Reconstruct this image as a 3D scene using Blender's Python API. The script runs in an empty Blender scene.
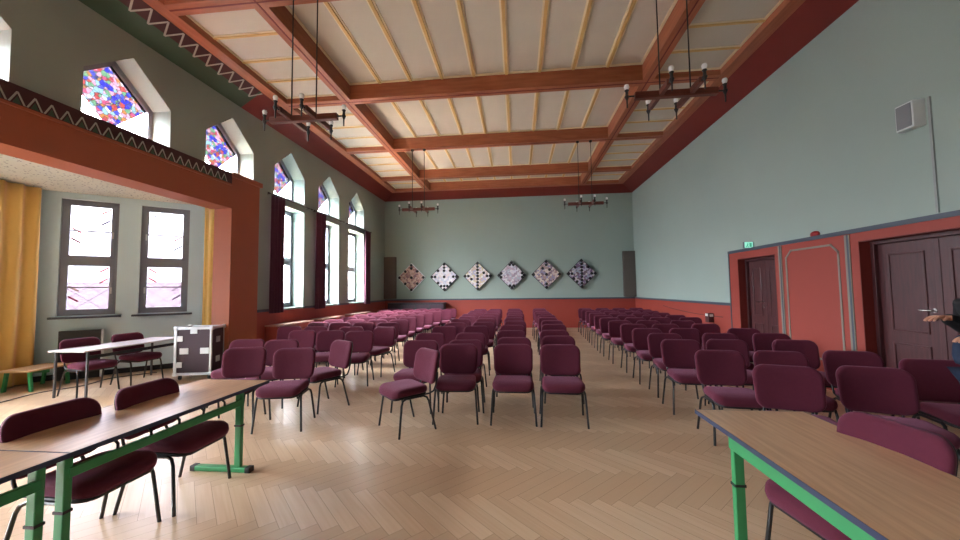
import bpy, bmesh, math, random
from math import sin, cos, tan, atan, pi, sqrt, radians
from mathutils import Vector, Matrix
random.seed(7)
SC = bpy.context.scene
COL = SC.collection

# ------------------------------------------------------------------ camera
F = 365.0
yaw, pitch, roll = atan(37 / F), atan(20 / F), 0.012
fw = Vector((-sin(yaw) * cos(pitch), cos(yaw) * cos(pitch), sin(pitch)))
r0 = Vector((cos(yaw), sin(yaw), 0))
u0 = r0.cross(fw)
rt = r0 * cos(roll) - u0 * sin(roll)
up = u0 * cos(roll) + r0 * sin(roll)
cam_d = bpy.data.cameras.new('camera')
cam_d.sensor_width = 36.0
cam_d.lens = F / 960 * 36.0
cam_d.clip_start = 0.05
cam_d.clip_end = 300
cam = bpy.data.objects.new('camera', cam_d)
COL.objects.link(cam)
cam.matrix_world = Matrix(((rt.x, up.x, -fw.x, 0), (rt.y, up.y, -fw.y, 0), (rt.z, up.z, -fw.z, 1.6), (0, 0, 0, 1)))
SC.camera = cam

# ------------------------------------------------------------------ world, exposure
W = bpy.data.worlds.new('overcast_sky')
SC.world = W
W.use_nodes = True
bg = W.node_tree.nodes['Background']
bg.inputs['Strength'].default_value = 12.5
# overcast sky: brighter overhead than at the horizon
_nt = W.node_tree
_tc = _nt.nodes.new('ShaderNodeTexCoord'); _sx = _nt.nodes.new('ShaderNodeSeparateXYZ')
_cr = _nt.nodes.new('ShaderNodeValToRGB')
_nt.links.new(_tc.outputs['Generated'], _sx.inputs[0]); _nt.links.new(_sx.outputs[2], _cr.inputs[0])
_cr.color_ramp.elements[0].color = (0.16, 0.17, 0.18, 1)
_cr.color_ramp.elements[1].color = (0.97, 1.0, 1.0, 1); _cr.color_ramp.elements[1].position = 0.6
_e = _cr.color_ramp.elements.new(0.10); _e.color = (0.20, 0.21, 0.22, 1)
_e = _cr.color_ramp.elements.new(0.28); _e.color = (0.66, 0.69, 0.71, 1)
_nt.links.new(_cr.outputs[0], bg.inputs['Color'])
SC.view_settings.view_transform = 'Standard'
SC.view_settings.look = 'None'
SC.view_settings.exposure = 3.75
SC.view_settings.gamma = 1
SC.view_settings.use_curve_mapping = False
try:
    SC.cycles.max_bounces = 10
    SC.cycles.diffuse_bounces = 6
    SC.cycles.transparent_max_bounces = 16
    SC.cycles.sample_clamp_indirect = 6
except Exception:
    pass

def portal(center, size_u, size_z, d, n_in):
    """daylight opening: helps the sky light find its way through the window"""
    l = bpy.data.lights.new('window_daylight', 'AREA')
    l.shape = 'RECTANGLE'
    l.size, l.size_y = size_u, size_z
    l.cycles.is_portal = True
    o = bpy.data.objects.new('window_daylight', l)
    COL.objects.link(o)
    z = -Vector(n_in); x = Vector(d); y = z.cross(x)
    o.matrix_world = Matrix(((x.x, y.x, z.x, center[0]), (x.y, y.y, z.y, center[1]), (x.z, y.z, z.z, center[2]), (0, 0, 0, 1)))

# ------------------------------------------------------------------ materials
def lin(c):
    return tuple((v / 255 / 12.92) if v <= 10 else ((v / 255 + 0.055) / 1.055) ** 2.4 for v in c)

MATS = {}
def mat(name, rgb, rough=0.6, metal=0.0, var=0.06, scale=6.0, sheen=0.0, coat=0.0, bump=0.0, bscale=60, spec=0.5):
    if name in MATS: return MATS[name]
    m = bpy.data.materials.new(name); m.use_nodes = True
    nt = m.node_tree; b = nt.nodes['Principled BSDF']
    c = lin(rgb)
    tc = nt.nodes.new('ShaderNodeTexCoord')
    nz = nt.nodes.new('ShaderNodeTexNoise'); nz.inputs['Scale'].default_value = scale; nz.inputs['Detail'].default_value = 4
    nt.links.new(tc.outputs['Object'], nz.inputs['Vector'])
    mx = nt.nodes.new('ShaderNodeMix'); mx.data_type = 'RGBA'
    mx.inputs[6].default_value = (*[max(0, v * (1 - var)) for v in c], 1)
    mx.inputs[7].default_value = (*[min(1, v * (1 + var)) for v in c], 1)
    nt.links.new(nz.outputs['Fac'], mx.inputs[0])
    nt.links.new(mx.outputs[2], b.inputs['Base Color'])
    b.inputs['Roughness'].default_value = rough
    b.inputs['Metallic'].default_value = metal
    b.inputs['Specular IOR Level'].default_value = spec
    if sheen:
        b.inputs['Sheen Weight'].default_value = sheen
        b.inputs['Sheen Roughness'].default_value = 0.5; b.inputs['Sheen Tint'].default_value = (1.0, 0.45, 0.7, 1)
    if coat: b.inputs['Coat Weight'].default_value = coat
    if bump:
        n2 = nt.nodes.new('ShaderNodeTexNoise'); n2.inputs['Scale'].default_value = bscale; n2.inputs['Detail'].default_value = 3
        nt.links.new(tc.outputs['Object'], n2.inputs['Vector'])
        bp = nt.nodes.new('ShaderNodeBump'); bp.inputs['Strength'].default_value = bump; bp.inputs['Distance'].default_value = 0.01
        nt.links.new(n2.outputs['Fac'], bp.inputs['Height']); nt.links.new(bp.outputs['Normal'], b.inputs['Normal'])
    MATS[name] = m
    return m

def wood(name, rgb1, rgb2, rough=0.5, axis=0, scale=3.0, stretch=12.0, coat=0.0):
    if name in MATS: return MATS[name]
    m = bpy.data.materials.new(name); m.use_nodes = True
    nt = m.node_tree; b = nt.nodes['Principled BSDF']
    tc = nt.nodes.new('ShaderNodeTexCoord'); mp = nt.nodes.new('ShaderNodeMapping')
    s = [stretch] * 3; s[axis] = 1.0
    mp.inputs['Scale'].default_value = s
    nz = nt.nodes.new('ShaderNodeTexNoise'); nz.inputs['Scale'].default_value = scale; nz.inputs['Detail'].default_value = 6
    nt.links.new(tc.outputs['Object'], mp.inputs[0]); nt.links.new(mp.outputs[0], nz.inputs['Vector'])
    cr = nt.nodes.new('ShaderNodeValToRGB')
    cr.color_ramp.elements[0].position = 0.35; cr.color_ramp.elements[1].position = 0.65
    cr.color_ramp.elements[0].color = (*lin(rgb1), 1); cr.color_ramp.elements[1].color = (*lin(rgb2), 1)
    nt.links.new(nz.outputs['Fac'], cr.inputs[0]); nt.links.new(cr.outputs[0], b.inputs['Base Color'])
    b.inputs['Roughness'].default_value = rough
    b.inputs['Coat Weight'].default_value = coat
    MATS[name] = m
    return m

M_wall = mat('grey_green_paint', (148, 162, 154), 0.85, var=0.05, scale=0.8, bump=0.15, bscale=30)
M_alc = mat('pale_blue_green_paint', (200, 222, 230), 0.85, var=0.04, scale=0.8)
M_niche = mat('pale_reveal_paint', (182, 202, 202), 0.8, var=0.02)
M_dado = mat('terracotta_paint', (146, 56, 44), 0.6, var=0.06, scale=1.5)
M_rail = mat('slate_blue_paint', (64, 72, 84), 0.5)
M_stripe = mat('grey_stripe_paint', (128, 122, 112), 0.7)
M_beam = wood('red_stained_beam', (150, 84, 54), (168, 100, 68), 0.5, axis=0, scale=2, stretch=9)
M_beamy = wood('red_stained_beam_long', (150, 84, 54), (168, 100, 68), 0.5, axis=1, scale=2, stretch=9)
M_cove = mat('dark_red_cove_paint', (112, 34, 26), 0.6, var=0.1, scale=3)
M_green = mat('dark_green_frieze_paint', (56, 84, 66), 0.7, var=0.15, scale=3)
M_maroon = mat('maroon_band_paint', (66, 30, 34), 0.7)
M_zig = mat('pale_grey_zigzag_paint', (176, 176, 168), 0.7)
M_panel = mat('cream_ceiling_board', (196, 190, 178), 0.8, var=0.04, scale=2)
M_batten = mat('ochre_batten_paint', (206, 172, 112), 0.6)
M_cream = mat('cream_moulding_paint', (226, 212, 180), 0.7)
M_orange = mat('orange_beam_paint', (158, 84, 56), 0.6, var=0.05, scale=2)
M_speck = None
M_frame = mat('grey_window_frame', (128, 132, 144), 0.5)
M_iron = mat('black_iron', (22, 21, 22), 0.45, var=0.1)
M_steel = mat('black_tube_steel', (20, 21, 26), 0.28, var=0.05, coat=0.3)
M_plastic = mat('black_plastic', (22, 20, 24), 0.5)
M_fabric = mat('burgundy_fabric', (86, 31, 48), 0.85, var=0.10, scale=40, sheen=0.22, bump=0.2, bscale=300, spec=0.2)
M_greenm = mat('green_powder_coat', (56, 142, 88), 0.35, var=0.03)
M_edge = mat('blue_grey_edging', (52, 58, 84), 0.45)
M_tabletop = wood('beech_laminate', (186, 144, 108), (206, 168, 130), 0.25, axis=1, scale=2.5, stretch=14, coat=0.5)
M_tabletop.node_tree.nodes['Principled BSDF'].inputs['Coat Roughness'].default_value = 0.28
M_tabletop.node_tree.nodes['Principled BSDF'].inputs['Roughness'].default_value = 0.4
M_white_table = mat('pale_grey_laminate', (206, 200, 206), 0.3, var=0.02)
M_door = wood('mahogany_door', (64, 30, 32), (80, 38, 40), 0.4, axis=2, scale=3, stretch=10, coat=0.2)
M_chrome = mat('brushed_steel', (200, 200, 200), 0.25, metal=1.0, var=0.02)
M_alu = mat('aluminium_profile', (205, 208, 214), 0.35, metal=0.6, var=0.03)
M_case = mat('dark_plum_case_board', (58, 34, 48), 0.5, var=0.08)
M_curtain = mat('ochre_curtain', (216, 178, 100), 0.9, var=0.05, sheen=0.3)
M_dcurtain = mat('dark_purple_curtain', (70, 26, 46), 0.9, var=0.06, sheen=0.3)
M_plinth = mat('black_plinth', (36, 36, 40), 0.6)
M_bench = wood('pale_bench_wood', (196, 158, 112), (214, 178, 134), 0.45, axis=0)
M_panelbox = mat('grey_brown_cloth_panel', (92, 84, 78), 0.9, var=0.06)
M_bulb = mat('white_bulb_glass', (240, 240, 240), 0.2, var=0.0)
M_skin = mat('skin', (196, 142, 118), 0.55, var=0.04)
M_hair = mat('dark_hair', (34, 24, 20), 0.6)
M_jacket = mat('black_jacket_cloth', (18, 18, 22), 0.85)
M_denim = mat('dark_blue_cloth', (24, 38, 62), 0.85, var=0.4, scale=14)
M_red = mat('red_alarm_plastic', (150, 20, 24), 0.4)
M_whitep = mat('white_plastic', (200, 204, 204), 0.5)
M_ext = mat('pale_render', (84, 78, 84), 0.9)
M_roof = mat('red_roof_tiles', (60, 50, 56), 0.9, var=0.2, scale=3)
M_ground = mat('grey_paving', (70, 70, 72), 0.9)

def speckle():
    m = bpy.data.materials.new('speckled_white_plaster'); m.use_nodes = True
    nt = m.node_tree; b = nt.nodes['Principled BSDF']; b.inputs['Roughness'].default_value = 0.9
    tc = nt.nodes.new('ShaderNodeTexCoord')
    v = nt.nodes.new('ShaderNodeTexVoronoi'); v.inputs['Scale'].default_value = 16
    nt.links.new(tc.outputs['Object'], v.inputs['Vector'])
    cr = nt.nodes.new('ShaderNodeValToRGB'); cr.color_ramp.interpolation = 'CONSTANT'
    cr.color_ramp.elements[0].color = (*lin((96, 100, 100)), 1)
    cr.color_ramp.elements[1].position = 0.22; cr.color_ramp.elements[1].color = (*lin((188, 186, 170)), 1)
    nt.links.new(v.outputs['Distance'], cr.inputs[0]); nt.links.new(cr.outputs[0], b.inputs['Base Color'])
    return m
M_speck = speckle()

def glass_mat(name, kind):
    m = bpy.data.materials.new(name); m.use_nodes = True
    nt = m.node_tree; nt.nodes.remove(nt.nodes['Principled BSDF'])
    out = nt.nodes['Material Output']
    tr = nt.nodes.new('ShaderNodeBsdfTransparent'); gl = nt.nodes.new('ShaderNodeBsdfGlossy')
    gl.inputs['Roughness'].default_value = 0.05
    mx = nt.nodes.new('ShaderNodeMixShader'); mx.inputs[0].default_value = 0.05
    nt.links.new(tr.outputs[0], mx.inputs[1]); nt.links.new(gl.outputs[0], mx.inputs[2]); nt.links.new(mx.outputs[0], out.inputs[0])
    tr.inputs[0].default_value = (0.95, 0.96, 0.98, 1)
    tc = nt.nodes.new('ShaderNodeTexCoord')
    if kind == 'stained':
        v = nt.nodes.new('ShaderNodeTexVoronoi'); v.inputs['Scale'].default_value = 17
        nt.links.new(tc.outputs['Object'], v.inputs['Vector'])
        sp = nt.nodes.new('ShaderNodeSeparateColor'); nt.links.new(v.outputs['Color'], sp.inputs[0])
        cr = nt.nodes.new('ShaderNodeValToRGB'); cr.color_ramp.interpolation = 'CONSTANT'
        cols = [(0.30, 0.05, 0.05), (0.03, 0.03, 0.34), (0.42, 0.20, 0.28), (0.32, 0.13, 0.05), (0.10, 0.20, 0.12), (0.34, 0.06, 0.12),
                (0.44, 0.36, 0.44), (0.05, 0.06, 0.36), (0.40, 0.24, 0.34), (0.18, 0.30, 0.36)]
        cols = [tuple(sqrt(v * 0.03) for v in c) for c in cols]
        el = cr.color_ramp.elements
        el[0].color = (*cols[0], 1); el[1].position = 0.1; el[1].color = (*cols[1], 1)
        for i, c in enumerate(cols[2:]):
            e = el.new(0.1 * (i + 2)); e.color = (*c, 1)
        nt.links.new(sp.outputs[0], cr.inputs[0])
        v2 = nt.nodes.new('ShaderNodeTexVoronoi'); v2.feature = 'DISTANCE_TO_EDGE'; v2.inputs['Scale'].default_value = 17
        nt.links.new(tc.outputs['Object'], v2.inputs['Vector'])
        gt = nt.nodes.new('ShaderNodeMath'); gt.operation = 'GREATER_THAN'; gt.inputs[1].default_value = 0.03
        nt.links.new(v2.outputs['Distance'], gt.inputs[0])
        m2 = nt.nodes.new('ShaderNodeMix'); m2.data_type = 'RGBA'; m2.inputs[6].default_value = (0.03, 0.03, 0.03, 1)
        nt.links.new(gt.outputs[0], m2.inputs[0]); nt.links.new(cr.outputs[0], m2.inputs[7])
        nt.links.new(m2.outputs[2], tr.inputs[0])
    if kind == 'leaded':
        # faint diagonal lattice of lead lines in object space (x along pane, z up)
        sx = nt.nodes.new('ShaderNodeSeparateXYZ'); nt.links.new(tc.outputs['Object'], sx.inputs[0])
        outs = []
        for sgn in (1, -1):
            a = nt.nodes.new('ShaderNodeMath'); a.operation = 'MULTIPLY'; a.inputs[1].default_value = 0.8 * sgn
            nt.links.new(sx.outputs[0], a.inputs[0])
            s = nt.nodes.new('ShaderNodeMath'); s.operation = 'ADD'
            nt.links.new(a.outputs[0], s.inputs[0]); nt.links.new(sx.outputs[2], s.inputs[1])
            p = nt.nodes.new('ShaderNodeMath'); p.operation = 'PINGPONG'; p.inputs[1].default_value = 0.14
            nt.links.new(s.outputs[0], p.inputs[0])
            g = nt.nodes.new('ShaderNodeMath'); g.operation = 'GREATER_THAN'; g.inputs[1].default_value = 0.005
            nt.links.new(p.outputs[0], g.inputs[0]); outs.append(g)
        mm = nt.nodes.new('ShaderNodeMath'); mm.operation = 'MULTIPLY'
        nt.links.new(outs[0].outputs[0], mm.inputs[0]); nt.links.new(outs[1].outputs[0], mm.inputs[1])
        m2 = nt.nodes.new('ShaderNodeMix'); m2.data_type = 'RGBA'
        m2.inputs[6].default_value = (0.16, 0.16, 0.18, 1); m2.inputs[7].default_value = (0.36, 0.345, 0.37, 1)
        nt.links.new(mm.outputs[0], m2.inputs[0]); nt.links.new(m2.outputs[2], tr.inputs[0])
    return m
G_clear = glass_mat('clear_glass', 'clear'); G_stain = glass_mat('stained_glass', 'stained'); G_lead = glass_mat('leaded_glass', 'leaded')
def tint(name, rgb):
    m = glass_mat(name, 'clear')
    m.node_tree.nodes['Transparent BSDF'].inputs[0].default_value = (*rgb, 1)
    return m
G_red_dark = tint('deep_red_glass', (0.27, 0.08, 0.10)); G_grey_dark = tint('deep_smoke_glass', (0.16, 0.14, 0.19))
G_red = tint('red_glass', (0.5, 0.12, 0.17)); G_grey = tint('smoke_glass', (0.3, 0.26, 0.34)); G_amber = tint('amber_glass', (0.5, 0.4, 0.28))

def parquet():
    m = bpy.data.materials.new('oak_herringbone_parquet'); m.use_nodes = True
    nt = m.node_tree; b = nt.nodes['Principled BSDF']
    uv = nt.nodes.new('ShaderNodeUVMap'); uv.uv_map = 'UVMap'
    at = nt.nodes.new('ShaderNodeAttribute'); at.attribute_name = 'tone'
    sp = nt.nodes.new('ShaderNodeSeparateXYZ'); nt.links.new(uv.outputs[0], sp.inputs[0])
    # grain
    cb = nt.nodes.new('ShaderNodeCombineXYZ')
    mu = nt.nodes.new('ShaderNodeMath'); mu.operation = 'MULTIPLY'; mu.inputs[1].default_value = 2.0; nt.links.new(sp.outputs[0], mu.inputs[0])
    mv = nt.nodes.new('ShaderNodeMath'); mv.operation = 'MULTIPLY'; mv.inputs[1].default_value = 45.0; nt.links.new(sp.outputs[1], mv.inputs[0])
    mt = nt.nodes.new('ShaderNodeMath'); mt.operation = 'MULTIPLY'; mt.inputs[1].default_value = 97.0; nt.links.new(at.outputs['Fac'], mt.inputs[0])
    nt.links.new(mu.outputs[0], cb.inputs[0]); nt.links.new(mv.outputs[0], cb.inputs[1]); nt.links.new(mt.outputs[0], cb.inputs[2])
    nz = nt.nodes.new('ShaderNodeTexNoise'); nz.inputs['Scale'].default_value = 1.0; nz.inputs['Detail'].default_value = 5
    nt.links.new(cb.outputs[0], nz.inputs['Vector'])
    cr = nt.nodes.new('ShaderNodeValToRGB'); e = cr.color_ramp.elements
    e[0].color = (*lin((196, 164, 133)), 1); e[1].color = (*lin((232, 208, 180)), 1)
    e2 = e.new(0.5); e2.color = (*lin((206, 174, 142)), 1)
    ad = nt.nodes.new('ShaderNodeMath'); ad.operation = 'MULTIPLY_ADD'; ad.inputs[1].default_value = 0.45; ad.inputs[2].default_value = 0.0
    nt.links.new(nz.outputs['Fac'], ad.inputs[0])
    a2 = nt.nodes.new('ShaderNodeMath'); a2.operation = 'MULTIPLY_ADD'; a2.inputs[1].default_value = 0.55
    nt.links.new(at.outputs['Fac'], a2.inputs[0]); nt.links.new(ad.outputs[0], a2.inputs[2])
    nt.links.new(a2.outputs[0], cr.inputs[0])
    # dark joints at block edges: v in 0..0.108, u in 0..0.648
    def edge(sock, L):
        p = nt.nodes.new('ShaderNodeMath'); p.operation = 'PINGPONG'; p.inputs[1].default_value = L / 2; nt.links.new(sock, p.inputs[0])
        g = nt.nodes.new('ShaderNodeMath'); g.operation = 'GREATER_THAN'; g.inputs[1].default_value = 0.0013; nt.links.new(p.outputs[0], g.inputs[0])
        return g.outputs[0]
    # pingpong(x, L/2) reaches 0 at 0 and at L
    j = nt.nodes.new('ShaderNodeMath'); j.operation = 'MULTIPLY'
    nt.links.new(edge(sp.outputs[0], 0.648), j.inputs[0]); nt.links.new(edge(sp.outputs[1], 0.108), j.inputs[1])
    mx = nt.nodes.new('ShaderNodeMix'); mx.data_type = 'RGBA'; mx.inputs[6].default_value = (*lin((148, 112, 84)), 1)
    nt.links.new(j.outputs[0], mx.inputs[0]); nt.links.new(cr.outputs[0], mx.inputs[7])
    nt.links.new(mx.outputs[2], b.inputs['Base Color'])
    b.inputs['Roughness'].default_value = 0.36
    b.inputs['Coat Weight'].default_value = 0.3; b.inputs['Coat Roughness'].default_value = 0.25
    return m
M_floor = parquet()

# ------------------------------------------------------------------ mesh builder
class MB:
    def __init__(s): s.v = []; s.f = []; s.sm = []
    def add(s, vs, fs, smooth=False):
        o = len(s.v); s.v += [tuple(v) for v in vs]
        for f in fs: s.f.append(tuple(i + o for i in f)); s.sm.append(smooth)
        return s
    def box(s, x0, x1, y0, y1, z0, z1, M=None):
        vs = [Vector((x, y, z)) for z in (z0, z1) for y in (y0, y1) for x in (x0, x1)]
        if M: vs = [M @ v for v in vs]
        return s.add(vs, [(0, 2, 3, 1), (4, 5, 7, 6), (0, 1, 5, 4), (2, 6, 7, 3), (0, 4, 6, 2), (1, 3, 7, 5)])
    def prism(s, poly, vec):
        """extrude a planar 3-D polygon along vec"""
        n = len(poly); a = [Vector(p) for p in poly]; b = [p + Vector(vec) for p in a]
        fs = [tuple(range(n))[::-1], tuple(range(n, 2 * n))] + [(i, (i + 1) % n, (i + 1) % n + n, i + n) for i in range(n)]
        return s.add(a + b, fs)
    def tube(s, pts, r, seg=8, cap=True, ry=None):
        pts = [Vector(p) for p in pts]; rings = []
        n = len(pts); prev = None
        for i, p in enumerate(pts):
            t = (pts[min(i + 1, n - 1)] - pts[max(i - 1, 0)]).normalized()
            if prev is None:
                a = Vector((0, 0, 1)) if abs(t.z) < 0.9 else Vector((1, 0, 0))
                x = t.cross(a).normalized()
            else:
                x = (prev - t * prev.dot(t)).normalized()
            prev = x; y = t.cross(x)
            rr = r[i] if isinstance(r, (list, tuple)) else r
            r2 = ry if ry else rr
            rings.append([p + x * cos(2 * pi * k / seg) * rr + y * sin(2 * pi * k / seg) * r2 for k in range(seg)])
        vs = [v for q in rings for v in q]; fs = []
        for i in range(n - 1):
            for k in range(seg):
                k2 = (k + 1) % seg
                fs.append((i * seg + k, i * seg + k2, (i + 1) * seg + k2, (i + 1) * seg + k))
        s.add(vs, fs, True)
        if cap:
            s.add(rings[0], [tuple(range(seg))[::-1]]); s.add(rings[-1], [tuple(range(seg))])
        return s
    def lathe(s, prof, c=(0, 0, 0), seg=12, smooth=True):
        c = Vector(c); vs = []; fs = []
        for (r, z) in prof:
            for k in range(seg): vs.append(c + Vector((r * cos(2 * pi * k / seg), r * sin(2 * pi * k / seg), z)))
        for i in range(len(prof) - 1):
            for k in range(seg):
                k2 = (k + 1) % seg
                fs.append((i * seg + k, i * seg + k2, (i + 1) * seg + k2, (i + 1) * seg + k))
        return s.add(vs, fs, smooth)
    def rings(s, rings, smooth=True, cap=True):
        n = len(rings[0]); vs = [v for r in rings for v in r]; fs = []
        for i in range(len(rings) - 1):
            for k in range(n):
                k2 = (k + 1) % n
                fs.append((i * n + k, i * n + k2, (i + 1) * n + k2, (i + 1) * n + k))
        if cap: fs.append(tuple(range(n))[::-1]); fs.append(tuple(range((len(rings) - 1) * n, len(rings) * n)))
        return s.add(vs, fs, smooth)
    def build(s, name, m, parent=None, bevel=0, loc=None, sub=0, kind=None, label=None, weld=True):
        me = bpy.data.meshes.new(name)
        me.from_pydata(s.v, [], s.f); me.polygons.foreach_set('use_smooth', s.sm)
        me.materials.append(m)
        bm = bmesh.new(); bm.from_mesh(me)
        bmesh.ops.recalc_face_normals(bm, faces=bm.faces)
        bm.to_mesh(me); bm.free()
        o = bpy.data.objects.new(name, me); COL.objects.link(o)
        if parent: o.parent = parent
        if loc: o.location = loc
        if bevel:
            b = o.modifiers.new('bevel', 'BEVEL'); b.width = bevel; b.segments = 2; b.limit_method = 'ANGLE'
        if kind: o['kind'] = kind
        if label: o['label'] = label
        return o

def struct(name, mb, m, parent=None, **k):
    o = mb.build(name, m, parent, **k)
    if not parent: o['kind'] = 'structure'
    return o
def sempty(name, loc=(0, 0, 0)):
    o = bpy.data.objects.new(name, None); COL.objects.link(o); o.location = loc; o['kind'] = 'structure'; return o
def thing(name, label, cat, loc=(0, 0, 0), rz=0.0, group=None):
    o = bpy.data.objects.new(name, None); COL.objects.link(o)
    o.location = loc; o.rotation_euler = (0, 0, rz); o['label'] = label; o['category'] = cat
    if group: o['group'] = group
    return o
def tag(o, label, cat, group=None, kind=None):
    o['label'] = label; o['category'] = cat
    if group: o['group'] = group
    if kind: o['kind'] = kind
    return o
def dup(root, loc, rz, label, group=None):
    r = root.copy(); COL.objects.link(r); r.location = loc; r.rotation_euler = (0, 0, rz); r['label'] = label
    if group: r['group'] = group
    for ch in list(root.children):
        c = ch.copy(); COL.objects.link(c); c.parent = r
        for g in list(ch.children):
            d = g.copy(); COL.objects.link(d); d.parent = c
    return r

# ------------------------------------------------------------------ walls with openings
XL, XR, YB, YF, ZC = -5.77, 4.8, 15.5, -4.0, 5.52
class Wall:
    def __init__(s, P0, P1):
        s.P0 = Vector((P0[0], P0[1], 0)); s.d = (Vector((P1[0], P1[1], 0)) - s.P0); s.L = s.d.length; s.d.normalize()
        s.n = Vector((-s.d.y, s.d.x, 0))        # outward
    def p(s, u, z, w=0): return s.P0 + s.d * u + s.n * w + Vector((0, 0, z))
    def panel(s, mb, u0, u1, z0, z1, th, holes=(), w0=0.0):
        us = {u0, u1}
        for h in holes:
            us |= {h[0], h[1]}
            if len(h) > 4: us.add((h[0] + h[1]) / 2)
        us = sorted(x for x in us if u0 - 1e-6 <= x <= u1 + 1e-6)
        def topat(h, u):
            if len(h) > 4:
                m = (h[0] + h[1]) / 2
                return h[3] + (h[4] - h[3]) * (1 - abs(u - m) / ((h[1] - h[0]) / 2))
            return h[3]
        for a, b in zip(us[:-1], us[1:]):
            if b - a < 1e-5: continue
            c = (a + b) / 2
            hs = sorted([h for h in holes if h[0] <= c <= h[1]], key=lambda h: h[2])
            ba, bb = z0, z0
            for h in hs:
                if h[2] - ba > 1e-4:
                    mb.prism([s.p(a, ba, w0), s.p(b, bb, w0), s.p(b, h[2], w0), s.p(a, h[2], w0)], s.n * th)
                ba, bb = topat(h, a), topat(h, b)
            if z1 - ba > 1e-4 or z1 - bb > 1e-4:
                mb.prism([s.p(a, ba, w0), s.p(b, bb, w0), s.p(b, z1, w0), s.p(a, z1, w0)], s.n * th)
        return mb

WL = Wall((XL, YF), (XL, YB)); WB = Wall((XL, YB), (XR, YB)); WR = Wall((XR, YB), (XR, YF)); WF = Wall((XR, YF), (XL, YF))
FA, FB = (-8.95, 5.95), (-7.0, 7.68)
WA = Wall((-8.95, YF), FA); WFa = Wall(FA, FB); WE = Wall(FB, (-6.25, 7.68))

# ---- floor: herringbone blocks, each its own face
def build_floor():
    w, L = 0.108, 0.648
    bm = bmesh.new(); uvl = bm.loops.layers.uv.new('UVMap'); tn = bm.faces.layers.float.new('tone')
    R = Matrix.Rotation(-pi / 4, 4, 'Z')
    off = Vector((0.05, 0.12, 0))
    def blk(x, y, dx, dy, tone):
        c = R @ Vector((x + dx / 2, y + dy / 2, 0)) + off
        if c.x < -9.6 or c.x > 5.5 or c.y < -4.6 or c.y > 16.1: return
        vs = [bm.verts.new(R @ Vector(q) + off) for q in ((x, y, 0), (x + dx, y, 0), (x + dx, y + dy, 0), (x, y + dy, 0))]
        f = bm.faces.new(vs); f[tn] = tone
        uvs = ((0, 0), (L, 0), (L, w), (0, w)) if dx > dy else ((0, 0), (0, w), (L, w), (L, 0))
        if dx < dy: uvs = ((0, 0), (0, w), (L, w), (L, 0))
        for lp, q in zip(f.loops, uvs): lp[uvl].uv = q
    for m in range(-22, 23):
        for k in range(-190, 190):
            bx, by = k * w + m * L, k * w - m * L
            blk(bx, by, L, w, random.random() * 0.42 + 0.5)
            blk(bx, by + w, w, L, random.random() * 0.42 + 0.0)
    # trim to the building outline
    for co, no in (((-9.2, 0, 0), (-1, 0, 0)), ((5.2, 0, 0), (1, 0, 0)), ((0, -4.3, 0), (0, -1, 0)), ((0, 15.8, 0), (0, 1, 0))):
        bmesh.ops.bisect_plane(bm, geom=bm.verts[:] + bm.edges[:] + bm.faces[:], plane_co=co, plane_no=no, clear_outer=True)
    me = bpy.data.meshes.new('floor'); bm.to_mesh(me); bm.free()
    me.materials.append(M_floor)
    o = bpy.data.objects.new('floor', me); COL.objects.link(o); o['kind'] = 'structure'
build_floor()
struct('trim_1', MB().box(-9.3, 5.3, -4.4, 15.9, -0.2, -0.004), M_plinth)

# ---- left wall
UF = -YF
ups = []
for k in range(-2, 6):
    y1 = 3.5 + 1.955 * k
    ups.append((y1 - 1.25, y1))
up_holes = [(a + UF, b + UF, 3.97, 4.68, 5.2) for a, b in ups]
low_y = ups[5:8]
low_holes = [(a + UF, b + UF, 1.22, 3.77) for a, b in low_y]
mb = MB()
WL.panel(mb, 0, 6.75 + UF, 3.3, 6.3, 0.5, [h for h in up_holes if h[1] < 6.75 + UF - 1.0 + 0.5])
WL.panel(mb, 6.75 + UF, YB + UF + 0.4, 0, 6.3, 0.5, []) if False else None
mb = MB()
WL.panel(mb, 0, 7.62 + UF, 3.61, 6.3, 0.5, [h for h in up_holes if h[1] < 7.62 + UF])
WL.panel(mb, 7.5 + UF, 7.62 + UF, 0, 3.61, 0.5)
WL.panel(mb, 7.62 + UF, YB + UF + 0.4, 0, 6.3, 0.5, [h for h in up_holes if h[0] > 7.62 + UF] + low_holes)
struct('wall_left', mb, M_wall)
# ---- back wall, right wall, front wall
struct('wall_back', WB.panel(MB(), 0, WB.L, 0, 6.3, 0.3), M_wall)
ur = lambda y: YB - y
D1 = (7.26, 8.42); D2 = (4.0, 5.6)
dh = [(ur(D1[1]), ur(D1[0]), 0, 2.2), (ur(D2[1]), ur(D2[0]), 0, 2.22)]
struct('wall_right', WR.panel(MB(), -0.3, WR.L, 0, 6.3, 0.45, dh), M_wall)
struct('wall_front', WF.panel(MB(), -0.45, WF.L + 3.6, 0, 6.3, 0.3), M_wall)

# ---- alcove shell
aw_back = [(u, u + 0.78, 1.2, 3.48) for u in (0.9, 2.05, 3.2, 4.6, 5.75, 6.9)]
fw_h = [(0.27, 1.08, 1.2, 3.48), (1.42, 2.22, 1.2, 3.48)]
mb = MB()
WA.panel(mb, 0, WA.L, 0, 3.9, 0.3, aw_back)
WFa.panel(mb, -0.12, WFa.L + 0.05, 0, 3.9, 0.3, fw_h)
WE.panel(mb, 0, WE.L, 0, 3.9, 0.3)
struct('wall_alcove', mb, M_alc)
mb = MB()
mb.prism([(-5.80, YF, 3.6), (-5.80, 7.6, 3.6), (-6.2, 7.6, 3.6), (-6.3, 7.9, 3.6), (-6.9, 7.9, 3.6), (-9.2, 6.05, 3.6), (-9.2, YF, 3.6)], (0, 0, 0.12))
struct('ceiling_alcove', mb, M_speck)
mb = MB()
mb.box(-9.3, -6.28, YF, 6.6, 3.905, 4.0)
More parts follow.
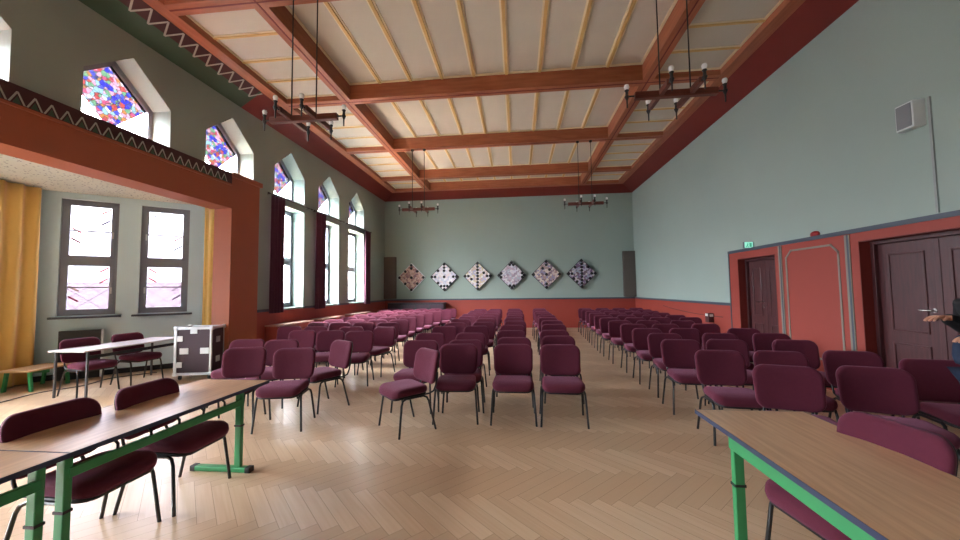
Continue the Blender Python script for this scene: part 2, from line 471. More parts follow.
struct('roof_alcove', mb, M_plinth)
mb = MB(); WA.panel(mb, 0, WA.L - 0.01, 0, 0.1, -0.03); WFa.panel(mb, 0.01, WFa.L, 0, 0.1, -0.03); WE.panel(mb, 0, WE.L, 0, 0.1, -0.03)
struct('baseboard_alcove', mb, M_plinth)

# ---- orange beam and pier between hall and alcove
XP = -5.72
PY0, PY1 = 6.76, 7.55
mb = MB(); mb.box(-6.17, XP, YF, PY0, 3.31, 4.03)
o = struct('trim_2', mb, M_orange)
MB().box(XP, XP + 0.012, YF, PY0 - 0.02, 3.80, 4.03).build('painted_band', M_maroon, o)
z = MB(); t_ = MB(); z_in = MB()
y = 0.3; st = 0.158
while y < PY0 - 0.2:
    a = (y + 0.012, 3.815); b = (y + st / 2, 3.955); c = (y + st - 0.012, 3.815)
    for (p, q) in ((a, b), (b, c)):
        z.prism([(XP + 0.012, p[0] - 0.009, p[1]), (XP + 0.012, p[0] + 0.009, p[1]), (XP + 0.012, q[0] + 0.009, q[1]), (XP + 0.012, q[0] - 0.009, q[1])], (0.004, 0, 0))
    t_.prism([(XP + 0.012, y + 0.042, 3.815), (XP + 0.012, y + st - 0.042, 3.815), (XP + 0.012, y + st / 2, 3.90)], (0.003, 0, 0))
    y += st
z.build('zigzag_stripe', M_zig, o); t_.build('painted_triangles', M_green, o)
MB().box(XP, XP + 0.03, YF, PY0 - 0.02, 3.765, 3.80).build('beam_moulding', M_orange, o)
mb = MB(); mb.box(-6.10, XP, PY0, PY1, 0, 3.95)
o = struct('trim_3', mb, M_orange)
MB().box(-6.10, XP + 0.05, PY0 - 0.03, PY1 + 0.04, 3.95, 4.05).build('pier_cap', M_orange, o, bevel=0.01)

# ---- windows
WN = [0]
def window(wall, u0, u1, z0, z1, depth, apex=None, style='clear', sill=True, portal_on=True, handle=0):
    WN[0] += 1
    root = sempty('window_%d' % WN[0], tuple(wall.p((u0 + u1) / 2, z0, depth)))
    ang = math.atan2(wall.d.y, wall.d.x); root.rotation_euler = (0, 0, ang)
    hw = (u1 - u0) / 2; H = z1 - z0
    g = 0.075 if apex else 0.085
    T = 0.07
    fr = MB()
    def bar(xa, za, xb, zb, wd):   # bar in the window plane between two points, width to the inner side
        d = Vector((xb - xa, 0, zb - za)).normalized(); nn = Vector((-d.z, 0, d.x)) * wd
        A = Vector((xa, -T / 2, za)); B = Vector((xb, -T / 2, zb))
        fr.prism([A, B, B + nn, A + nn], (0, T, 0))
    if apex:
        ah = apex - z0
        # counter clockwise outline; inner offset to the left
        out = [(-hw, 0), (hw, 0), (hw, H), (0, ah), (-hw, H)]
        for (a, b) in zip(out, out[1:] + out[:1]): bar(a[0], a[1], b[0], b[1], g)
        fr.build('window_frame', M_frame, root)
        # stained diamond with clear lower corners
        ih = hw - g
        topz = ah - g * 1.30; cz = H - 0.036
        botz = max(g, cz - (topz - cz) * 1.15)
        pane = MB().prism([(-ih, 0, cz), (0, 0, botz), (ih, 0, cz), (0, 0, topz)], (0, 0.006, 0))
        pane.build('stained_glass_pane', G_stain, root)
        cl = MB(); e = 0.004
        cl.prism([(-ih, 0, g), (0, 0, g), (0, 0, botz - e), (-ih, 0, cz - e)], (0, 0.006, 0))
        cl.prism([(0, 0, g), (ih, 0, g), (ih, 0, cz - e), (0, 0, botz - e)], (0, 0.006, 0))
        cl.build('glass_pane', G_clear, root)
        st = MB()
        for (x, zz, s) in ((ih * 0.25, g + 0.14, -1), (ih * 0.62, g + 0.20, -1), (ih * 0.60, g + 0.08, -1)):
            st.prism([(x, -0.004, zz), (x + 0.012, -0.004, zz + 0.012), (x + 0.012 + 0.06, -0.004, zz + s * 0.06 + 0.012), (x + 0.06, -0.004, zz + s * 0.06)], (0, 0.004, 0))
        st.build('coloured_glass_sticks', G_red, root)
    else:
        mid = H * 0.47
        for (a, b) in (((-hw, 0), (hw, 0)), ((hw, 0), (hw, H)), ((hw, H), (-hw, H)), ((-hw, H), (-hw, 0))): bar(a[0], a[1], b[0], b[1], 0.06)
        fr.box(-hw + 0.06, hw - 0.06, -T / 2, T / 2, mid - 0.045, mid + 0.045)
        fr.build('window_frame', M_frame, root)
        for (a, b) in ((0.06, mid - 0.045), (mid + 0.045, H - 0.06)):
            fr = MB(); x = hw - 0.06
            s = 0.055
            for (p, q) in (((-x, a), (x, a)), ((x, a), (x, b)), ((x, b), (-x, b)), ((-x, b), (-x, a))):
                d = Vector((q[0] - p[0], 0, q[1] - p[1])).normalized(); nn = Vector((-d.z, 0, d.x)) * s
                A = Vector((p[0], -0.055, p[1])); B = Vector((q[0], -0.055, q[1]))
                fr.prism([A, B, B + nn, A + nn], (0, 0.05, 0))
            fr.box(-x + s, x - s, -0.03, -0.012, (a + b) / 2 - 0.012, (a + b) / 2 + 0.012)
            sash = fr.build('sash', M_frame, root)
            MB().prism([(-x + s, -0.02, a + s), (x - s, -0.02, a + s), (x - s, -0.02, b - s), (-x + s, -0.02, b - s)], (0, 0.005, 0)).build('glass_pane', G_lead if (style == 'alcove' and handle) else G_clear, sash)
            if handle:
                hx = handle * (x - 0.025)
                MB().box(hx - 0.012, hx + 0.012, -0.085, -0.055, (a + b) / 2 - 0.13, (a + b) / 2).build('window_handle', M_whitep, sash, bevel=0.004)
        # coloured sticks in the corners of the panes
        x = hw - 0.125
        dk, dg = G_red_dark, G_grey_dark
        if handle < 0: sticks = ((-1, H - 0.16, dg, 0), (-1, H - 0.16, dg, 0.2), (1, H * 0.72, dk, 0), (1, H * 0.63, dg, 0), (-1, mid - 0.14, G_red, 0), (-1, mid - 0.34, G_red, 0), (1, mid - 0.52, G_grey, 0), (1, mid - 0.72, G_grey, 0))
        else: sticks = ((1, H - 0.16, dk, 0), (1, H - 0.38, dg, 0), (-1, H * 0.75, dk, 0), (-1, H * 0.66, dk, 0), (1, mid - 0.14, G_red, 0), (1, mid - 0.36, G_red, 0), (-1, mid - 0.52, G_amber, 0), (-1, mid - 0.72, G_red, 0))
        for (sx, zz, m_, off) in sticks:
            x2 = x - off; s = 0.14
            A = [(sx * x2, -0.026, zz), (sx * x2, -0.026, zz + 0.035), (sx * (x2 - s), -0.026, zz + 0.035 - 0.1), (sx * (x2 - s), -0.026, zz - 0.1)]
            MB().prism(A, (0, 0.004, 0)).build('coloured_glass_stick', m_, root)
    if sill:
        if style == 'alcove': MB().box(-hw - 0.09, hw + 0.09, -depth - 0.09, -depth, -0.06, -0.02).build('window_sill', M_rail, root, bevel=0.005)
        else: MB().box(-hw + 0.001, hw - 0.001, -depth - 0.04, -T / 2, -0.02, 0.0).build('window_sill', M_niche, root)
    if portal_on:
        cz = z0 + ((apex - z0) if apex else H) / 2
        portal(wall.p((u0 + u1) / 2, cz, depth + 0.06), u1 - u0, (apex - z0) if apex else H, wall.d, -wall.n)

for (a, b) in ups: window(WL, a + UF, b + UF, 3.97, 4.68, 0.37, apex=5.2, sill=True)
for (a, b) in low_y: window(WL, a + UF, b + UF, 1.22, 3.77, 0.37)
window(WFa, *fw_h[0][:2], 1.2, 3.48, 0.10, style='alcove', handle=1)
window(WFa, *fw_h[1][:2], 1.2, 3.48, 0.10, style='alcove', handle=-1)
for h in aw_back: window(WA, h[0], h[1], 1.2, 3.48, 0.10, style='alcove')

# ---- ceiling
ZB = 5.8                                   # underside of the beams
LBX = (-3.8, -3.58); RBX = (2.6, 2.82)
EX0, EX1 = XL + 0.5, XR - 0.5
mb = MB()
mb.box(-3.7, 2.7, YF, YB + 0.3, 6.14, 6.3)
mb.box(XL - 0.3, -3.7, YF, YB + 0.3, 5.93, 6.3); mb.box(2.7, XR + 0.3, YF, YB + 0.3, 5.93, 6.3)
struct('ceiling', mb, M_panel)
TN = [3]
def trim(mb, m, **k):
    TN[0] += 1
    return struct('trim_%d' % TN[0], mb, m, **k)
for (a, b) in (LBX, RBX):
    o = trim(MB().box(a, b, YF, YB - 0.72, ZB, 6.2), M_beamy)
    MB().box((a + b) / 2 - 0.012, (a + b) / 2 + 0.012, YF, YB - 0.75, ZB - 0.006, ZB).build('beam_groove', M_cove, o)
ybs = [4.72 + 2.85 * k - 2.85 * 3 for k in range(7)]
ybs = [y for y in ybs if y < 14]
for y in ybs:
    o = trim(MB().box(EX0 + 0.2, EX1 - 0.2, y - 0.11, y + 0.11, ZB + 0.002, 6.2), M_beam)
    MB().box(EX0 + 0.2, EX1 - 0.2, y - 0.012, y + 0.012, ZB - 0.004, ZB + 0.002).build('beam_groove', M_cove, o)
# perimeter strips
trim(MB().box(EX0 - 0.02, EX0 + 0.22, YF, YB - 0.5, ZB + 0.001, 6.2), M_beamy)
trim(MB().box(EX1 - 0.22, EX1 + 0.02, YF, YB - 0.5, ZB + 0.001, 6.2), M_beamy)
trim(MB().box(EX0, EX1, YB - 0.72, YB - 0.48, ZB + 0.003, 6.2), M_beam)
# coves
def cove(pts_wall, pts_in, m):
    """sloped strip between two edges, with thickness upwards"""
    a, b = [Vector(p) for p in pts_wall]; c, d = [Vector(p) for p in pts_in]
    return MB().prism([a, b, d, c], (0, 0, 0.1))
trim(cove([(XR, YF, 5.56), (XR, YB, 5.56)], [(XR - 0.5, YF, ZB), (XR - 0.5, YB - 0.5, ZB)], 0), M_cove)
trim(cove([(XL, YB, 5.56), (XR, YB, 5.56)], [(XL + 0.5, YB - 0.5, ZB), (XR - 0.5, YB - 0.5, ZB)], 0), M_cove)
trim(cove([(XL, 7.0, 5.53), (XL, YB, 5.56)], [(XL + 0.5, 6.95, ZB), (XL + 0.5, YB - 0.5, ZB)], 0), M_cove)
o = trim(cove([(XL, YF, 5.53), (XL, 7.0, 5.53)], [(XL + 0.5, YF, ZB), (XL + 0.5, 6.95, ZB)], 0), M_green)
sl = Vector((0.5, 0, 0.27)); nn = Vector((0.27, 0, -0.5)).normalized()
P = lambda y, t, w=0.0: Vector((XL, y, 5.53)) + sl * t + nn * w
mb = MB().prism([P(YF, 0.62, 0.004), P(6.9, 0.62, 0.004), P(6.9, 1.0, 0.004), P(YF, 1.0, 0.004)], nn * 0.004)
mb.build('painted_band', M_maroon, o)
z = MB(); y = 1.0; st = 0.26
while y < 6.75:
    for (p, q) in (((y, 0.98), (y + st * 0.5, 0.56)), ((y + st * 0.5, 0.56), (y + st, 0.98))):
        z.prism([P(p[0] - 0.015, p[1], 0.010), P(p[0] + 0.015, p[1], 0.010), P(q[0] + 0.015, q[1], 0.010), P(q[0] - 0.015, q[1], 0.010)], nn * 0.004)
    y += st
z.build('zigzag_stripe', M_zig, o)
# battens: one mesh per bay
yb2 = [YF - 0.11] + ybs + [YB - 0.72 + 0.11]
for i in range(len(yb2) - 1):
    a, b = yb2[i] + 0.11, yb2[i + 1] - 0.11
    if b - a < 0.1: continue
    m1 = MB(); m2 = MB()
    x0, x1 = LBX[1], RBX[0]; st = (x1 - x0) / 9
    for k in range(1, 9):
        x = x0 + st * k
        m1.box(x - 0.028, x + 0.028, a, b, 6.105, 6.15); m2.box(x - 0.06, x + 0.06, a, b, 6.125, 6.15)
    for (p, q) in ((x0, x0 + 0.05), (x1 - 0.05, x1)): m2.box(p, q, a, b, 6.122, 6.15)
    m2.box(x0, x1, a, a + 0.05, 6.121, 6.15); m2.box(x0, x1, b - 0.05, b, 6.121, 6.15)
    ns = max(1, round((b - a) / 0.66))
    for (p, q) in ((EX0 + 0.22, LBX[0]), (RBX[1], EX1 - 0.22)):
        for k in range(1, ns):
            y = a + (b - a) / ns * k
            m1.box(p, q, y - 0.022, y + 0.022, 5.90, 5.94); m2.box(p, q, y - 0.045, y + 0.045, 5.915, 5.94)
        m2.box(p, p + 0.04, a, b, 5.912, 5.94); m2.box(q - 0.04, q, a, b, 5.912, 5.94)
        m2.box(p, q, a, a + 0.04, 5.911, 5.94); m2.box(p, q, b - 0.04, b, 5.911, 5.94)
    o = trim(m2, M_cream)
    m1.build('batten', M_batten, o)

# ---- dado, rails
mb = MB(); WB.panel(mb, 0.0, WB.L, 0, 1.18, -0.025)
trim(mb, M_dado)
mb = MB(); WB.panel(mb, 0.0, WB.L, 1.18, 1.24, -0.045)
trim(mb, M_rail)
mb = MB(); WR.panel(mb, 0.03, ur(8.74), 0, 1.18, -0.025)
trim(mb, M_dado)
mb = MB(); WR.panel(mb, 0.05, ur(8.74), 1.18, 1.24, -0.045)
trim(mb, M_rail)
mb = MB(); WL.panel(mb, 7.58 + UF, YB + UF - 0.03, 0, 1.16, -0.025)
trim(mb, M_dado)
mb = MB()
prev = 7.58
for (a, b) in low_y + [(YB - 0.05, YB)]:
    WL.panel(mb, prev + UF, a + UF - 0.002, 1.16, 1.22, -0.045); prev = b + 0.002
trim(mb, M_rail)
# door portal on the right wall
mb = MB(); WR.panel(mb, ur(8.72), ur(2.6), 0, 2.34, -0.04, dh)
port = trim(mb, M_dado)
MB().box(XR - 0.055, XR, 2.6, 8.75, 2.34, 2.40).build('top_rail', M_rail, port)
MB().box(XR - 0.05, XR, 8.72, 8.75, 0, 2.34).build('side_rail', M_rail, port)
st = MB(); stg = MB()
for (y0, y1) in ((7.16, 7.08), (5.80, 5.72)):
    st.box(XR - 0.052, XR - 0.04, y1, y0, 0, 2.33)
stg.box(XR - 0.054, XR - 0.052, 5.735, 5.765, 0, 2.33); stg.box(XR - 0.054, XR - 0.052, 7.10, 7.125, 0, 2.33)
st.build('painted_stripe', M_stripe, port); stg.build('painted_line', M_rail, port)
ol = MB(); w_ = 0.03
pts = [(6.98, 0.5), (6.98, 2.06), (6.92, 2.06), (6.92, 2.14), (6.84, 2.14), (6.84, 2.22), (6.06, 2.22), (6.06, 2.14), (5.98, 2.14), (5.98, 2.06), (5.92, 2.06), (5.92, 0.5)]
pts = [(6.98, 0.45), (6.98, 2.10), (6.86, 2.22), (6.04, 2.22), (5.92, 2.10), (5.92, 0.45)]
for p, q in zip(pts, pts[1:] + pts[:1]):
    d = Vector((0, q[0] - p[0], q[1] - p[1])).normalized(); n2 = Vector((0, -d.z, d.y)) * w_ / 2
    A = Vector((XR - 0.05, *p)) - d * w_ / 2; B = Vector((XR - 0.05, *q)) + d * w_ / 2
    ol.prism([A - n2, B - n2, B + n2, A + n2], (0.01, 0, 0))
ol.build('painted_outline', M_stripe, port)

# ---- doors (two leaves each)
def door(n, y0, y1, H, split):
    root = sempty('door_%d' % n, (XR + 0.15, (y0 + y1) / 2, 0))
    yc = (y0 + y1) / 2
    fr = MB()
    fr.box(-0.05, 0.12, y0 - yc + 0.002, y0 - yc + 0.06, 0, H - 0.002); fr.box(-0.05, 0.12, y1 - yc - 0.06, y1 - yc - 0.002, 0, H - 0.002); fr.box(-0.05, 0.12, y0 - yc + 0.06, y1 - yc - 0.06, H - 0.06, H - 0.002)
    fr.build('door_frame', M_door, root, bevel=0.004)
    ln = MB()
    ln.box(-0.19, -0.05, y0 - yc + 0.0005, y0 - yc + 0.012, 0, H - 0.001); ln.box(-0.19, -0.05, y1 - yc - 0.012, y1 - yc - 0.0005, 0, H - 0.001); ln.box(-0.19, -0.05, y0 - yc + 0.012, y1 - yc - 0.012, H - 0.013, H - 0.001)
    ln.build('jamb_lining', M_cove, root)
    for (a, b, hnd) in ((y0 - yc + 0.06, split - yc - 0.002, False), (split - yc + 0.002, y1 - yc - 0.06, True)):
        lf = MB().box(0, 0.05, a, b, 0.01, H - 0.065)
        leaf = lf.build('door_leaf', M_door, root, bevel=0.003)
        w = b - a; mg = min(0.13, w * 0.22)
        mo = MB()
        for (za, zb) in ((0.18, 0.85), (1.0, H - 0.2)):
            for q in ((a + mg, a + mg + 0.025, za, zb), (b - mg - 0.025, b - mg, za, zb), (a + mg + .025, b - mg - .025, za, za + 0.025), (a + mg + .025, b - mg - .025, zb - 0.025, zb)):
                mo.box(-0.014, 0, q[0], q[1], q[2], q[3])
        mo.build('panel_moulding', M_door, leaf, bevel=0.005)
        if hnd:
            h = MB(); yy = a + 0.06
            h.tube([(-0.001, yy, 1.29), (-0.012, yy, 1.29)], 0.026, 14); h.tube([(-0.001, yy, 1.19), (-0.012, yy, 1.19)], 0.024, 14)
            h.tube([(-0.012, yy, 1.29), (-0.05, yy, 1.29), (-0.055, yy + 0.02, 1.29), (-0.055, yy + 0.13, 1.29)], 0.009, 8)
            h.build('door_handle', M_chrome, leaf)
    MB().box(-0.008, 0, split - yc - 0.03, split - yc + 0.03, 0.02, H - 0.08).build('cover_strip', M_door, root, bevel=0.003)
door(1, D1[0], D1[1], 2.2, 7.86)
door(2, D2[0], D2[1], 2.22, 4.83)
# dark vestibule boards closing the openings behind the doors
trim(MB().box(XR + 0.43, XR + 0.46, D1[0] - 0.2, D1[1] + 0.2, 0, 2.4), M_plinth)
trim(MB().box(XR + 0.43, XR + 0.46, D2[0] - 0.2, D2[1] + 0.2, 0, 2.4), M_plinth)

# ---- outside: ground and houses seen through the alcove windows
o = tag(MB().box(-60, -9.4, -30, 60, -3.2, -3.0).build('paved_yard', M_ground), 'grey paved ground outside beyond the windows', 'ground'); o['kind'] = 'structure'
def house(x, y, rz, L, Wd, H, R, label):
    t = thing('house', label, 'house', (x, y, -3.0), rz, 'houses outside the windows')
    MB().box(-L / 2, L / 2, -Wd / 2, Wd / 2, 0, H).build('house_wall', M_ext, t)
    r = MB().prism([(-L / 2 - 0.4, -Wd / 2 - 0.4, H), (-L / 2 - 0.4, Wd / 2 + 0.4, H), (-L / 2 - 0.4, 0, H + R)], (L + 0.8, 0, 0))
    r.build('roof', M_roof, t)
    MB().box(L * 0.2, L * 0.2 + 0.8, -0.4, 0.4, H + R * 0.4, H + R + 0.8).build('chimney', M_roof, t)
    for k in range(4):
        x0 = -L / 2 + L * (k + 0.5) / 4
        for zz in (0.8,):
            w = MB().box(x0 - 0.5, x0 + 0.5, -Wd / 2 - 0.04, -Wd / 2, zz, zz + 1.3).build('house_window', M_plinth, t)
house(-38, 33, radians(40), 18, 9, 2.9, 2.9, 'house with long red tiled roof seen through the left alcove window')
house(-19, 44, radians(40), 13, 9, 2.9, 3.1, 'house with red tiled roof seen through the right alcove window')

# ------------------------------------------------------------------ chairs
def rrect(w, h, r, n=5, wtop=None):
    """rounded rectangle outline; w half width at bottom, wtop half width at top"""
    wt = wtop if wtop else w
    pts = []
    for (cx, cy, a0) in ((wt - r, h - r, 0), (-wt + r, h - r, pi / 2), (-w + r, -h + r, pi), (w - r, -h + r, 3 * pi / 2)):
        for k in range(n + 1):
            a = a0 + pi / 2 * k / n
            pts.append((cx + r * cos(a), cy + r * sin(a)))
    return pts
def make_chair(label):
    t = thing('chair', label, 'chair')
    # seat cushion
    rg = []
    for (s, z) in ((0.90, 0.418), (0.98, 0.428), (1.0, 0.45), (0.985, 0.478), (0.93, 0.494), (0.80, 0.503), (0.4, 0.506)):
        ring = []
        for (x, y) in rrect(0.235 * s, 0.225 * s, 0.09 * s, 5, 0.225 * s):
            yy = y; zz = z
            f = max(0, (-yy - 0.08) / 0.15)
            zz -= 0.028 * f * f
            zz += 0.012 * (abs(x) / 0.235) ** 2
            ring.append(Vector((x * 1.06, yy - 0.045, zz)))
        rg.append(ring)
    MB().rings(rg).build('seat', M_fabric, t)
    rg = []
    for (s, z) in ((0.86, 0.398), (0.93, 0.402), (0.93, 0.425)):
        rg.append([Vector((x * 1.06, y - 0.045, z - 0.02 * max(0, (-y - 0.08) / 0.15) ** 2)) for (x, y) in rrect(0.235 * s, 0.225 * s, 0.09 * s, 5)])
    MB().rings(rg).build('seat_pan', M_plastic, t)
    # backrest: z' axis tilted back
    def back(t0, t1, sc, name, m):
        rg = []
        for (s, w) in t1:
            ring = []
            for (x, zz) in rrect(0.252 * s * sc, 0.195 * s * sc, 0.095 * s * sc, 6, 0.258 * s * sc):
                yy = 0.275 + 0.20 * (zz + 0.195) + w - 0.055 * (x / 0.26) ** 2
                ring.append(Vector((x, yy, 0.685 + zz * 0.98)))
            rg.append(ring)
        return MB().rings(rg).build(name, m, t)
    back(0, ((0.5, -0.046), (0.86, -0.043), (0.96, -0.034), (1.0, -0.018), (0.99, 0.0)), 1.0, 'backrest', M_fabric)
    back(0, ((0.985, -0.002), (0.985, 0.008), (0.93, 0.02), (0.5, 0.026)), 1.0, 'back_shell', M_plastic)
    r = 0.0125
    for s in (-1, 1):
        MB().tube([(s * 0.268, -0.225, 0), (s * 0.247, -0.185, 0.34), (s * 0.243, -0.17, 0.385), (s * 0.236, -0.13, 0.400)], r, 7).build('leg', M_steel, t)
        MB().tube([(s * 0.268, 0.235, 0), (s * 0.252, 0.15, 0.34), (s * 0.247, 0.13, 0.38), (s * 0.236, 0.09, 0.400)], r, 7).build('leg', M_steel, t)
        MB().tube([(s * 0.175, 0.02, 0.395), (s * 0.178, 0.20, 0.395), (s * 0.178, 0.262, 0.415), (s * 0.176, 0.290, 0.47), (s * 0.17, 0.315, 0.56), (s * 0.16, 0.325, 0.62)], 0.011, 7).build('back_support', M_steel, t)
    fr = MB()
    for s in (-1, 1): fr.tube([(s * 0.236, -0.13, 0.400), (s * 0.236, 0.09, 0.400)], r, 7)
    fr.tube([(-0.236, -0.10, 0.394), (0.236, -0.10, 0.394)], 0.010, 6); fr.tube([(-0.236, 0.06, 0.394), (0.236, 0.06, 0.394)], 0.010, 6)
    fr.build('seat_frame', M_steel, t)
    return t

ORD = ['first', 'second', 'third', 'fourth', 'fifth', 'sixth', 'seventh', 'eighth', 'ninth', 'tenth', 'eleventh', 'twelfth', 'thirteenth']
proto = [None]
def chair(x, y, rz, label, group):
    if proto[0] is None:
        proto[0] = make_chair(label); c = proto[0]; c.location = (x, y, 0); c.rotation_euler = (0, 0, radians(rz)); c['group'] = group
    else:
        dup(proto[0], (x, y, 0), radians(rz), label, group)

J = lambda a: random.uniform(-a, a)
# centre block (y = chair centre); columns left to right
cen_first = [(-1.32, 4.27, -46), (-0.78, 4.62, 4), (-0.07, 4.62, 0), (0.525, 4.60, -2)]
cen_rows = [(-1.42, 4.97, -0.76, 5.0, -0.08, 5.3, 0.62, 5.5), (-1.50, 5.9, -0.80, 5.9, -0.09, 6.3, 0.66, 6.35), (-1.45, 7.05, -0.82, 7.1, -0.09, 7.3, 0.72, 7.45),
            (-1.40, 7.85, -0.80, 8.0, -0.08, 8.3, 0.76, 8.4), (-1.42, 8.9, -0.82, 9.0, -0.1, 9.25, 0.78, 9.3), (-1.42, 9.85, -0.82, 9.95, -0.1, 10.2, 0.8, 10.2),
            (-1.42, 10.8, -0.82, 10.9, -0.1, 11.1, 0.8, 11.1), (-1.42, 11.75, -0.82, 11.85, -0.1, 12.0, 0.8, 12.0), (-1.42, 12.65, -0.82, 12.75, -0.1, 12.9, 0.8, 12.9), (-1.42, 13.6, -0.82, 13.65, -0.1, 13.8, 0.8, 13.8)]
posn = ['leftmost of the row', 'second from the left', 'second from the right', 'rightmost, by the right aisle']
first_l = ['burgundy chair turned sideways, standing askew at the front left of the centre block',
           'burgundy front-row chair in the centre block, just right of the sideways-turned chair',
           'burgundy front-row chair in the centre block, second from the right, facing the camera',
           'burgundy front-row chair in the centre block, rightmost, beside the right aisle']
for (x, y, r), l in zip(cen_first, first_l): chair(x, y, r, l, 'chairs in the centre block')
for i, row in enumerate(cen_rows):
    for k in range(4):
        chair(row[2 * k] + J(.03), row[2 * k + 1] + J(.03), J(4), 'burgundy chair in the centre block, %s row from the front, %s' % (ORD[i + 1], posn[k]), 'chairs in the centre block')
# left block; columns counted from the aisle
lrows = [(4.23, [(-2.81, 12), (-3.50, 20)]), (4.95, [(-2.74, -32), (-3.55, 8), (-4.12, 12)]), (6.22, [(-2.84, 10), (-3.42, 12), (-4.05, 4)]),
         (6.95, [(-2.76, -14), (-3.40, 4), (-4.2, 4), (-4.8, 6)]), (7.95, [(-2.95, 8), (-3.55, 6), (-4.15, 8), (-4.75, 4)]), (8.75, [(-2.95, 8), (-3.55, 6), (-4.15, 5), (-4.75, 8)]),
         (9.65, [(-3.0, 6), (-3.6, 5), (-4.2, 5), (-4.8, 6)]), (10.5, [(-3.0, 6), (-3.6, 6), (-4.2, 4), (-4.8, 5)]), (11.4, [(-2.95, 5), (-3.55, 5), (-4.15, 6), (-4.75, 5)]),
         (12.3, [(-2.85, 4), (-3.45, 5), (-4.05, 5), (-4.65, 4)]), (13.25, [(-2.7, 3), (-3.3, 4), (-3.9, 4), (-4.5, 4), (-5.1, 5)]), (14.1, [(-2.65, 2), (-3.25, 4), (-3.85, 4), (-4.45, 4), (-5.05, 5)])]
pl = ['beside the aisle', 'second from the aisle', 'third from the aisle', 'fourth from the aisle', 'fifth from the aisle']
for i, (y, cs) in enumerate(lrows):
    for k, (x, r) in enumerate(cs):
        yy = y + (0.05 if k else 0) * k + J(.02)
        l = 'burgundy chair in the left block near the windows, %s row, %s' % (ORD[i], pl[k])
        if i == 0: l = ['burgundy chair in the left block, front row, full view beside the aisle', 'dark burgundy chair in the left block, front row, partly behind the long table'][k]
        chair(x, yy, r, l, 'chairs in the left block')
# right block
rrows = [(3.35, [(2.33, -18), (3.02, -18)]), (4.18, [(2.25, -6), (2.85, -10), (3.58, -14)]), (5.1, [(2.22, -5), (2.82, -8), (3.65, -10)]),
         (5.85, [(2.30, -4), (3.12, -6), (3.85, -8)]), (6.6, [(2.28, -4), (2.95, -5), (3.9, -8)]), (7.45, [(2.3, -3), (2.95, -4), (3.7, -5)]), (8.3, [(2.25, -3), (2.9, -4), (3.6, -5)]),
         (9.15, [(2.25, -2), (2.85, -3), (3.5, -4), (4.15, -4)]), (10.0, [(2.3, -2), (2.9, -3), (3.55, -4), (4.15, -5)]), (10.9, [(2.35, -2), (2.95, -3), (3.55, -4), (4.15, -4)]),
         (11.8, [(2.4, -2), (3.0, -3), (3.6, -4), (4.2, -4)]), (12.7, [(2.45, -1), (3.05, -3), (3.65, -4), (4.25, -4)]), (13.7, [(2.5, -1), (3.1, -3), (3.7, -4), (4.3, -4)])]
for i, (y, cs) in enumerate(rrows):
    for k, (x, r) in enumerate(cs):
        l = 'burgundy chair in the right block near the doors, %s row, %s' % (ORD[i], pl[k])
        if i == 0: l = ['burgundy chair with back above the far corner of the right table', 'burgundy chair between the right table and the double door, front row of right block'][k]
        chair(x + (J(.03) if i > 3 else 0), y + J(.03), r, l, 'chairs in the right block')
chair(3.90, 3.70, -12, 'burgundy chair nearest the double door, at the right edge of the photo', 'chairs in the right block')
# chairs at tables
chair(-2.76, 2.15, 90, 'burgundy chair tucked under the long left table, nearest the camera', 'chairs at the long left table')
chair(-2.72, 2.74, 92, 'burgundy chair tucked under the far half of the long left table', 'chairs at the long left table')
chair(1.665, 2.13, -81, 'burgundy chair tucked under the right foreground table', 'chair at the right table')
chair(-6.98, 5.38, 80, 'burgundy chair at the near end of the alcove table', 'chairs at the alcove table')
chair(-6.95, 6.12, 84, 'burgundy chair at the far end of the alcove table, right of the other', 'chairs at the alcove table')

# ------------------------------------------------------------------ tables
def school_table(label, x0, x1, y0, y1, post_side, posts):
    t = thing('school_table', label, 'table', ((x0 + x1) / 2, (y0 + y1) / 2, 0), 0, 'wooden school tables with green frames')
    hx = (x1 - x0) / 2; hy = (y1 - y0) / 2; s = post_side
    MB().box(-hx, hx, -hy, hy, 0.712, 0.738).build('tabletop', M_tabletop, t, bevel=0.003)
    e = MB()
    e.box(-hx - 0.004, -hx, -hy, hy, 0.710, 0.7375); e.box(hx, hx + 0.004, -hy, hy, 0.710, 0.7375)
    e.box(-hx - 0.004, hx + 0.004, -hy - 0.004, -hy, 0.710, 0.7375); e.box(-hx - 0.004, hx + 0.004, hy, hy + 0.004, 0.710, 0.7375)
    e.build('edge_band', M_edge, t)
    px = s * (hx - 0.07)
    for py in [q - (y0 + y1) / 2 for q in posts]:
        lg = MB().box(px - 0.028, px + 0.028, py - 0.02, py + 0.02, 0.045, 0.708).build('leg', M_greenm, t, bevel=0.005)
        MB().box(px - 0.033, px + 0.033, py - 0.023, py + 0.023, 0.40, 0.415).build('leg_collar', M_plastic, lg)
        a, b = (px + s * 0.10, px - s * 0.42); a, b = min(a, b), max(a, b)
        ft = MB().box(a, b, py - 0.03, py + 0.03, 0.003, 0.045).build('foot_bar', M_greenm, t, bevel=0.008)
        for q in (a - 0.03, b - 0.02): MB().box(q, q + 0.05, py - 0.032, py + 0.032, 0.0, 0.048).build('foot_cap', M_plastic, ft, bevel=0.006)
        # top arm
        MB().box(min(px, px - s * 0.45), max(px, px - s * 0.45), py - 0.018, py + 0.018, 0.68, 0.709).build('support_arm', M_greenm, t)
    return t, hx, hy, px
